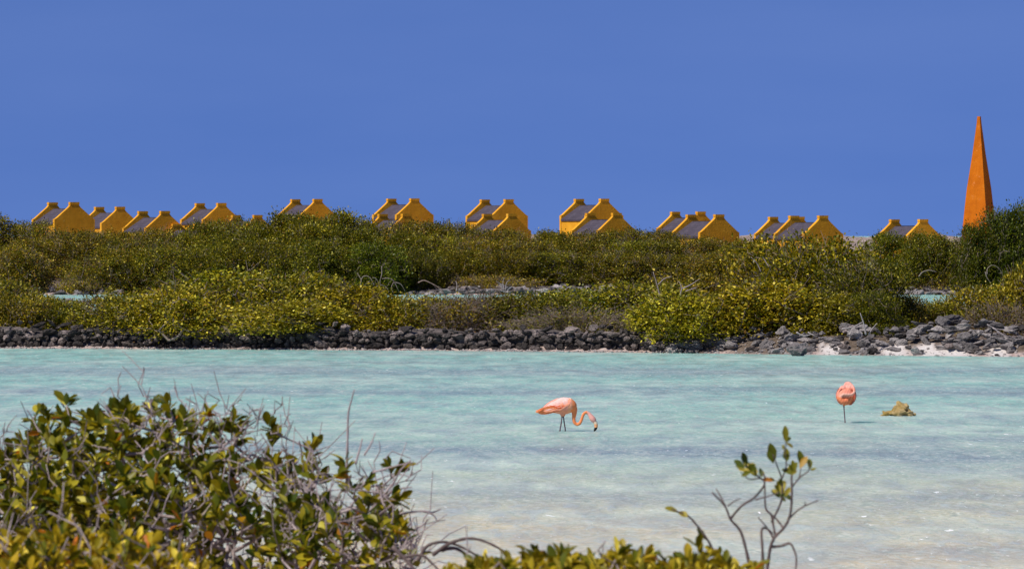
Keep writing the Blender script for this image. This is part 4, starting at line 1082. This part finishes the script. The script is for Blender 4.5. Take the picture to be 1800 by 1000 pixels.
def flamingo_resting():
    d = 28350.0 / (742.7 - HZ); s = d / F_PX
    X = lambda px: (px - 1485) * s
    Z = lambda py: (742.7 - py) * s
    o = empty("flamingo", (at(1485, 742.7, d).x, d, 0.0)); tag(o, "pink flamingo resting on one leg with its head tucked into its back", "flamingo", "flamingos in the lagoon")
    # trunk axis runs away from the camera (breast towards the viewer); sections stand across y
    trunk = [(-0.235, 1483.0, 700, 3, 3), (-0.215, 1483.4, 699, 9, 8), (-0.17, 1484.5, 697.5, 14, 12.5), (-0.10, 1486.5, 696, 17, 15.5), (0.0, 1487.5, 694.5, 17.8, 17.0), (0.10, 1488, 693, 16.5, 16.5), (0.20, 1488, 692, 12.5, 12.5), (0.30, 1488.5, 694, 8, 7.5), (0.40, 1489, 697, 3, 2.5)]
    body = loft([((X(a), y, Z(b_)), (1, 0, 0), (0, 0, 1), ru * s, rv * s) for y, a, b_, ru, rv in trunk], 26)
    # neck: out of the low breast, up the left, over to the right, up and back to the tucked head
    nk = [(1487, -0.20, 704, 6.5), (1480.5, -0.235, 704.5, 5.0), (1476.6, -0.245, 700, 3.6), (1477.4, -0.25, 694.6, 2.7), (1482, -0.255, 692.2, 2.4), (1489, -0.25, 692.4, 2.4), (1496, -0.235, 692.0, 2.4), (1500, -0.20, 688, 2.4), (1499.6, -0.15, 682, 2.4), (1496.5, -0.09, 677, 2.6), (1492, -0.05, 674.2, 3.6), (1488, 0.0, 675.5, 4.2), (1486, 0.05, 680, 3.0)]
    neck = tube_r([(X(a), y, Z(b_), r * s) for a, y, b_, r in nk])
    hump = [loft([((X(cx), y, Z(cy)), (1, 0, 0), (0, 0, 1), r * s * math.sin(t) + 1e-4, r * s * math.sin(t) + 1e-4) for t, y in ((t, y0 - math.cos(t) * r * s) for t in np.linspace(0.05, 3.09, 9))], 14) for cx, cy, r, y0 in ((1481.5, 684.5, 7.5, -0.08), (1493.0, 683.5, 8.5, -0.07), (1489.5, 679.0, 6.5, 0.0))]
    leg = tube_r([(X(1485), -0.02, Z(705), 6 * s), (X(1483.6), -0.02, Z(711), 3 * s), (X(1483.3), -0.02, Z(714), 1.35 * s), (X(1484.2), -0.02, Z(728), 1.15 * s), (X(1485.4), -0.02, 0.0, 1.15 * s), (X(1485.6), -0.02, -0.2, 0.0095), (X(1485.6), -0.02, -0.37, 0.0095), (X(1485.6), -0.06, -0.385, 0.012), (X(1485.6), -0.12, -0.39, 0.006)], 6, 10)
    def col(p):
        px = 1485 + p[0] / s; py = 742.7 - p[2] / s
        if py > 713: return LEG
        c = np.array((0.80, 0.29, 0.19))
        if py > 696: c = np.array((0.80, 0.23, 0.10))
        if p[1] < -0.21 and py < 697: c = np.array((0.82, 0.42, 0.31))
        if py < 681: c = np.array((0.82, 0.36, 0.28))
        return tuple(c * (0.93 + 0.1 * math.sin(px * 1.3 + py * 0.7)))
    link("body", fused("body", [body, neck, leg] + hump, 0.0065, col, M["plumage"], 2), o)
    for side in (-1, 1):
        fl, cl = [], []; r = random.Random(9 + side)
        for j in range(20):
            a = 0.25 + 0.075 * (j % 10) + (0.03 if j >= 10 else 0)
            y0 = -0.16 + 0.10 * (j // 10); rad = 17.4 if j // 10 else 14.6
            ang = math.pi * (0.5 - a * 0.85); nx, nz = side * math.cos(ang), math.sin(ang)
            b0 = Vector((X(1487) + nx * rad * s * 0.98, y0, Z(695) + nz * rad * s * 1.02)); b1 = Vector((X(1487) + nx * 15.6 * s, y0 + 0.22, Z(695) + nz * 14.5 * s - 0.02))
            v, f = feather(b0, b1, (nx, -0.1, nz), 8.5 * s, 0.005); fl.append((v, f))
            c = PINK if r.random() < 0.6 else (0.82, 0.28, 0.17)
            cl += [tuple(np.array(c) * r.uniform(0.88, 1.08))] * len(v)
        V, Fc = joined(fl); link("wing", np_mesh("wing", V, Fc, M["plumage"], np.array(cl)), o)
    fl, cl = [], []
    for j in range(4):
        v, f = feather((X(1493 - j * 5), 0.18, Z(703)), (X(1497 - j * 7), 0.30 - 0.2 * (j == 0), Z(712 - j)), (0, -1, 0.2), 4.5 * s, 0.006); fl.append((v, f))
        cl += [(0.03, 0.02, 0.02)] * len(v)
    V, Fc = joined(fl); link("tail", np_mesh("tail", V, Fc, M["plumage"], np.array(cl), True), o)
flamingo_resting()

# ------------------------------------------------------------------ foreground shrubs
LEAF_MESHES = []
for i in range(6):
    g0 = np.random.default_rng(900 + i)
    T = LEAF_NEAR.copy(); T[:, 2] += -0.16 * g0.uniform(-0.3, 1.2) * T[:, 0] ** 2; T[:, 1] *= g0.uniform(0.85, 1.1)
    T[:, 1] += 0.05 * g0.normal() * np.sin(T[:, 0] * 3)
    T[:, 1] *= 0.52
    LEAF_MESHES.append(np_mesh("leaf", T, LEAF_NEAR_F, M["leaf_obj"], smooth=True))

def near_shrub(name, label, xr, prof, y_bot, d0, hd, n_tip, base_px, seed, leaf=0.068, bare=lambda x, y: 0.15, weights=W_GRN, n_obj=300, per=(4, 8), tintc=(1.22, 1.18, 0.95), drop=150.0, thin=None):
    g = np.random.default_rng(seed)
    xs, ys = [p[0] for p in prof], [p[1] for p in prof]
    origin = at(sum(base_px) / len(base_px), 412, d0); origin.z = float(terrain(origin.x, d0))
    O = np.array(origin[:])
    tg, bare_flag = [], []
    while len(tg) < n_tip:
        px = g.uniform(*xr); t = g.uniform(-1, 1); d = d0 + t * hd
        top = np.interp(px, xs, ys) + 20 + drop * t * t
        top += 10 * math.sin(px * 0.05) + 8 * math.sin(px * 0.13 + 2)
        if top > y_bot or (thin and g.random() < thin(px)): continue
        py = top + (y_bot - top) * g.random() ** 1.25
        tg.append(np.array(at(px, py, d)[:]) - O); bare_flag.append(g.random() < bare(px, py))
    tg = np.array(tg)
    bases = [np.array([(bx - 900) / F_PX * d0 + g.normal(0, 0.05), d0 + g.normal(0, hd * 0.4), float(terrain((bx - 900) / F_PX * d0, d0)) - 0.05]) - O for bx in base_px]
    A, idx, pa, Rr, tips = grow(bases, tg, g, 0.22, 0.0028, 0.36, 0.11, 0.25)
    V, Fc = tubes(A[pa], A[idx], np.minimum(Rr[pa], 0.018), np.minimum(Rr[idx], 0.018), 6)
    root = empty(name, origin); tag(root, label, "shrub", "shrubs on the near shore")
    tw0, tw1, rr0 = [], [], []
    P, Dr, Cc, Ls = [], [], [], []
    par_dir = {int(i): A[int(i)] - A[int(p)] for i, p in zip(idx, pa)}
    for ti, e in tips:
        t = A[e]; dr = par_dir.get(e, np.array([0, 0, 1.0])); dr = dr / (np.linalg.norm(dr) + 1e-6) + np.array([0, 0, 0.5])
        dr /= np.linalg.norm(dr)
        if bare_flag[ti]:
            q = t
            for _ in range(int(g.integers(2, 5))):                          # crooked bare twig ends
                q2 = q + (dr + g.normal(0, 0.45, 3)) * g.uniform(0.02, 0.06); tw0.append(q); tw1.append(q2); rr0.append(0.0032)
                if g.random() < 0.6:
                    tw0.append(q2); tw1.append(q2 + (dr + g.normal(0, 0.8, 3)) * g.uniform(0.02, 0.07)); rr0.append(0.0025)
                q = q2
            if g.random() < 0.75: continue
            k = 2
        else: k = int(g.integers(*per))
        tipq = t + dr * 0.03
        for j in range(k):
            a = g.uniform(0, 6.28); u = np.cross(dr, [0.3, 0.5, 0.8]); u /= np.linalg.norm(u); v = np.cross(dr, u)
            sp = g.uniform(0.35, 1.2)
            P.append(t + dr * g.uniform(-0.03, 0.035)); Dr.append(dr * (1.15 - sp * 0.45) + (u * math.cos(a) + v * math.sin(a)) * sp); Ls.append(leaf * g.uniform(0.7, 1.2))
    P, Dr, Ls = np.array(P), np.array(Dr), np.array(Ls)
    n = len(P); Cc = palette(g, n, GREEN[:5] + [(0.42, 0.15, 0.02)], weights)
    # the leaves that show largest become objects of their own
    score = (P[:, 1] + O[1]) - 0.8 * (P[:, 2]) + g.normal(0, 0.3, n)
    pxs = 900 + (P[:, 0] + O[0]) / (P[:, 1] + O[1]) * F_PX; pys = HZ + (CAM_H - P[:, 2] - O[2]) / (P[:, 1] + O[1]) * F_PX
    score[(pxs < 0) | (pxs > 1800) | (pys > 1000)] += 100
    order = np.argsort(score); pick, rest = order[:n_obj], order[n_obj:]
    if tw0:
        V2, F2 = tubes(tw0, tw1, np.array(rr0), np.array(rr0) * 0.7, 5); F2 = F2 + len(V)
        V, Fc = np.concatenate([V, V2]), np.concatenate([Fc, F2])
    link("stem", np_mesh("stem", V, Fc, M["bark"], smooth=True), root)
    d_, s_, n_ = frames(Dr, g, 0.5)
    for i in pick:
        lo = link("leaf", LEAF_MESHES[int(g.integers(6))], root)
        Mx = Matrix(((d_[i][0], s_[i][0], n_[i][0], P[i][0]), (d_[i][1], s_[i][1], n_[i][1], P[i][1]), (d_[i][2], s_[i][2], n_[i][2], P[i][2]), (0, 0, 0, 1)))
        lo.matrix_local = Mx @ Matrix.Diagonal((Ls[i], Ls[i], Ls[i], 1)); lo.color = (*tintc, 1)
    if len(rest):
        LV, LF, LC = leaf_cloud(P[rest], Dr[rest], Ls[rest], Ls[rest] * 0.52, Cc[rest], g, True, 0.5)
        f = link("foliage", np_mesh("foliage", LV, LF, M["leaf"], LC, True), root); f["kind"] = "stuff"; f.color = (*tintc, 1)
    return root

def bare_left(x, y):
    if 430 < x and y < 820: return 0.82
    if 235 < x < 560 and y < 800: return 0.66
    if x > 400: return 0.52
    if x > 300 and y > 860: return 0.5
    return 0.26
near_shrub("mangrove_shrub", "large green shrub with grey twigs filling the left foreground", (-120, 560),
           [(-120, 740), (0, 738), (60, 722), (110, 700), (200, 698), (240, 676), (320, 690), (380, 700), (440, 722), (490, 728), (540, 745), (560, 800)], 1040, 24.5, 1.5, 1350, (60, 200, 330, 450), 51, leaf=0.076, per=(7, 12),
           bare=bare_left, weights=(2.0, 3.0, 3.2, 2.0, 0.9, 0.12), drop=190, thin=lambda x: 0.62 if x > 430 else 0.25 if x > 330 else 0.0)
near_shrub("mangrove_shrub", "smaller shrub with glossy leaf tufts and bare twigs in front of the open water", (480, 735),
           [(480, 830), (540, 812), (570, 802), (620, 806), (680, 795), (705, 805), (712, 850), (735, 930)], 1040, 23.2, 0.8, 270, (560, 620, 660), 52, leaf=0.074, per=(6, 11),
           bare=lambda x, y: 0.9 if x > 705 else 0.78 if 828 < y < 880 else 0.5 if y > 930 else 0.2, weights=(2.2, 3.0, 3.0, 1.6, 0.5, 0.2), n_obj=200, drop=120)
near_shrub("mangrove_shrub", "golden leaved shrub in the bottom left corner", (-80, 350),
           [(-80, 915), (0, 925), (100, 932), (200, 928), (290, 945), (350, 985)], 1060, 17.5, 0.7, 520, (20, 120, 230), 53, leaf=0.055, per=(6, 11),
           bare=lambda x, y: 0.12, weights=(0.3, 0.8, 1.6, 3.2, 3.2, 0.2), n_obj=260, tintc=(1.35, 1.15, 0.7), drop=50)
near_shrub("mangrove_shrub", "row of yellow leaf tips along the bottom edge below the lagoon", (760, 1330),
           [(760, 1000), (800, 988), (870, 975), (930, 966), (1000, 972), (1080, 968), (1160, 966), (1240, 972), (1290, 975), (1330, 1000)], 1060, 17.0, 0.6, 620, (860, 980, 1100, 1220), 54, leaf=0.052, per=(6, 10),
           bare=lambda x, y: 0.01, weights=(0.5, 1.2, 2.4, 3.2, 2.0, 0.12), n_obj=260, tintc=(1.3, 1.15, 0.75), drop=40)

# standing dead twigs and arching roots of the near shore
pix_tubes("dead_twig", "tall thin bare twig standing above the glossy leaf tufts", "twig", [[(609, 850), (611, 770), (612, 728), (617, 706), (623, 684)], [(612, 726), (615, 716)]], 23.4, M["bark"], 0.0055, dj=0.02)
pix_tubes("dead_twig", "forked bare twigs reaching right from the glossy tufts over the water", "twig",
          [[(600, 900), (660, 880), (690, 850), (705, 825), (723, 808)], [(668, 876), (700, 860), (724, 856)], [(690, 905), (720, 900), (745, 898), (762, 905), (768, 915)], [(745, 898), (760, 900), (775, 894)], [(655, 830), (690, 820), (724, 812)], [(625, 815), (632, 790), (637, 770)], [(640, 800), (652, 780), (660, 760)]], 23.0, M["bark"], 0.006, dj=0.15)
pix_tubes("prop_root_arch", "grey arching roots dipping into the shallows at the bottom", "roots",
          [[(690, 960), (715, 985), (740, 1010)], [(735, 985), (750, 960), (775, 952), (800, 956), (825, 968), (845, 980)], [(760, 975), (790, 955), (820, 946), (850, 950), (885, 968), (900, 985)], [(775, 966), (800, 963), (820, 975), (830, 990)], [(700, 980), (740, 975), (760, 990), (780, 1010)]], 21.5, M["dark_bark"], 0.009, part="root", dj=0.1)

def sapling():
    zx = lambda x: 1140 + x / 2.778
    zy = lambda y: 640 + y / 2.778
    d = 19.5; o = empty("mangrove_sapling", at(1345, 1040, d)); tag(o, "slender bare stemmed sapling with a few leaves before the open water at right", "sapling")
    p0 = o.location.copy(); rnd = random.Random(8)
    stems = [
        ([(500, 1080), (490, 970), (462, 850), (440, 800), (400, 755), (372, 690), (310, 625)], 0.0068), ([(376, 694), (352, 645), (330, 606)], 0.004), ([(388, 690), (420, 668), (450, 655)], 0.003),
        ([(400, 752), (455, 690), (510, 655), (552, 610), (566, 575), (540, 550), (505, 512), (478, 492)], 0.005), ([(520, 660), (580, 645), (640, 625)], 0.0035), ([(540, 556), (490, 560), (450, 525)], 0.003),
        ([(560, 1080), (556, 900), (552, 810), (575, 800), (605, 825)], 0.0065), ([(570, 1080), (590, 920), (612, 850), (660, 798), (688, 745), (698, 680), (700, 600), (700, 540), (720, 520)], 0.0068),
        ([(690, 748), (725, 715), (765, 690), (828, 664)], 0.004), ([(766, 690), (765, 670)], 0.003), ([(610, 848), (580, 800), (535, 745)], 0.0045), ([(618, 835), (600, 740), (572, 700), (568, 600), (566, 545), (548, 520)], 0.0048),
        ([(600, 770), (640, 690), (652, 640), (650, 560), (630, 500), (608, 440)], 0.0045), ([(660, 800), (620, 750), (575, 715)], 0.0045), ([(606, 890), (650, 885), (690, 874), (712, 910), (722, 960), (712, 1080)], 0.006),
        ([(650, 560), (672, 500), (668, 440), (670, 380)], 0.0035), ([(700, 600), (735, 555), (780, 520), (788, 480)], 0.0035), ([(735, 560), (745, 500)], 0.003),
        ([(380, 1080), (330, 940), (290, 860), (240, 790), (195, 742), (150, 722), (110, 706)], 0.0055),
    ]
    for pts, r in stems:
        dd = rnd.uniform(-0.12, 0.12); w = [at(zx(x), zy(y), d + dd * i / len(pts)) - p0 for i, (x, y) in enumerate(pts)]
        V, Fc = curve_tube(w, r, r * 0.5, 6, 7); link("branch", np_mesh("branch", V, Fc, M["dark_bark"], smooth=True), o)
    # leaves: base, tip in the same picture units, width factor
    lv = [(672, 385, 668, 302), (608, 485, 600, 392), (478, 500, 462, 432), (470, 510, 420, 468), (500, 525, 470, 470), (525, 548, 490, 505), (500, 520, 440, 510), (552, 550, 546, 508), (672, 475, 675, 410), (660, 420, 655, 392), (745, 500, 738, 420), (788, 515, 788, 458), (712, 530, 704, 468), (700, 540, 655, 505), (690, 535, 724, 480),
          (610, 570, 560, 560), (655, 600, 640, 560), (650, 640, 655, 565), (640, 640, 690, 640), (665, 645, 690, 600), (640, 625, 632, 570),
          (150, 724, 82, 698), (200, 745, 148, 722), (190, 748, 172, 715), (285, 860, 240, 800), (330, 930, 280, 880), (270, 880, 222, 876), (340, 940, 350, 890), (300, 905, 278, 925)]
    more = []
    for bx, by, tx, ty in lv[:21]:                                     # smaller sister leaves of each tuft
        for _ in range(2):
            a = rnd.gauss(0, 0.7); f = rnd.uniform(0.45, 0.8); dx, dy = (tx - bx) * f, (ty - by) * f
            more.append((bx + rnd.gauss(0, 5), by + rnd.gauss(0, 5), bx + dx * math.cos(a) - dy * math.sin(a), by + dx * math.sin(a) + dy * math.cos(a)))
    for k, (bx, by, tx, ty) in enumerate(lv + more):
        dd = d + rnd.uniform(-0.1, 0.1); b_ = at(zx(bx), zy(by), dd) - p0; t = at(zx(tx), zy(ty), dd + rnd.uniform(-0.02, 0.02)) - p0
        ax = t - b_; L = ax.length; ax.normalize(); nrm = Vector((rnd.uniform(-0.5, 0.5), -1, rnd.uniform(0.1, 0.9))); sd = nrm.cross(ax).normalized(); nr = ax.cross(sd)
        lo = link("leaf", LEAF_MESHES[k % 6], o)
        lo.matrix_local = Matrix(((ax.x, sd.x, nr.x, b_.x), (ax.y, sd.y, nr.y, b_.y), (ax.z, sd.z, nr.z, b_.z), (0, 0, 0, 1))) @ Matrix.Diagonal((L * 1.05, L * 1.0, L, 1))
sapling()
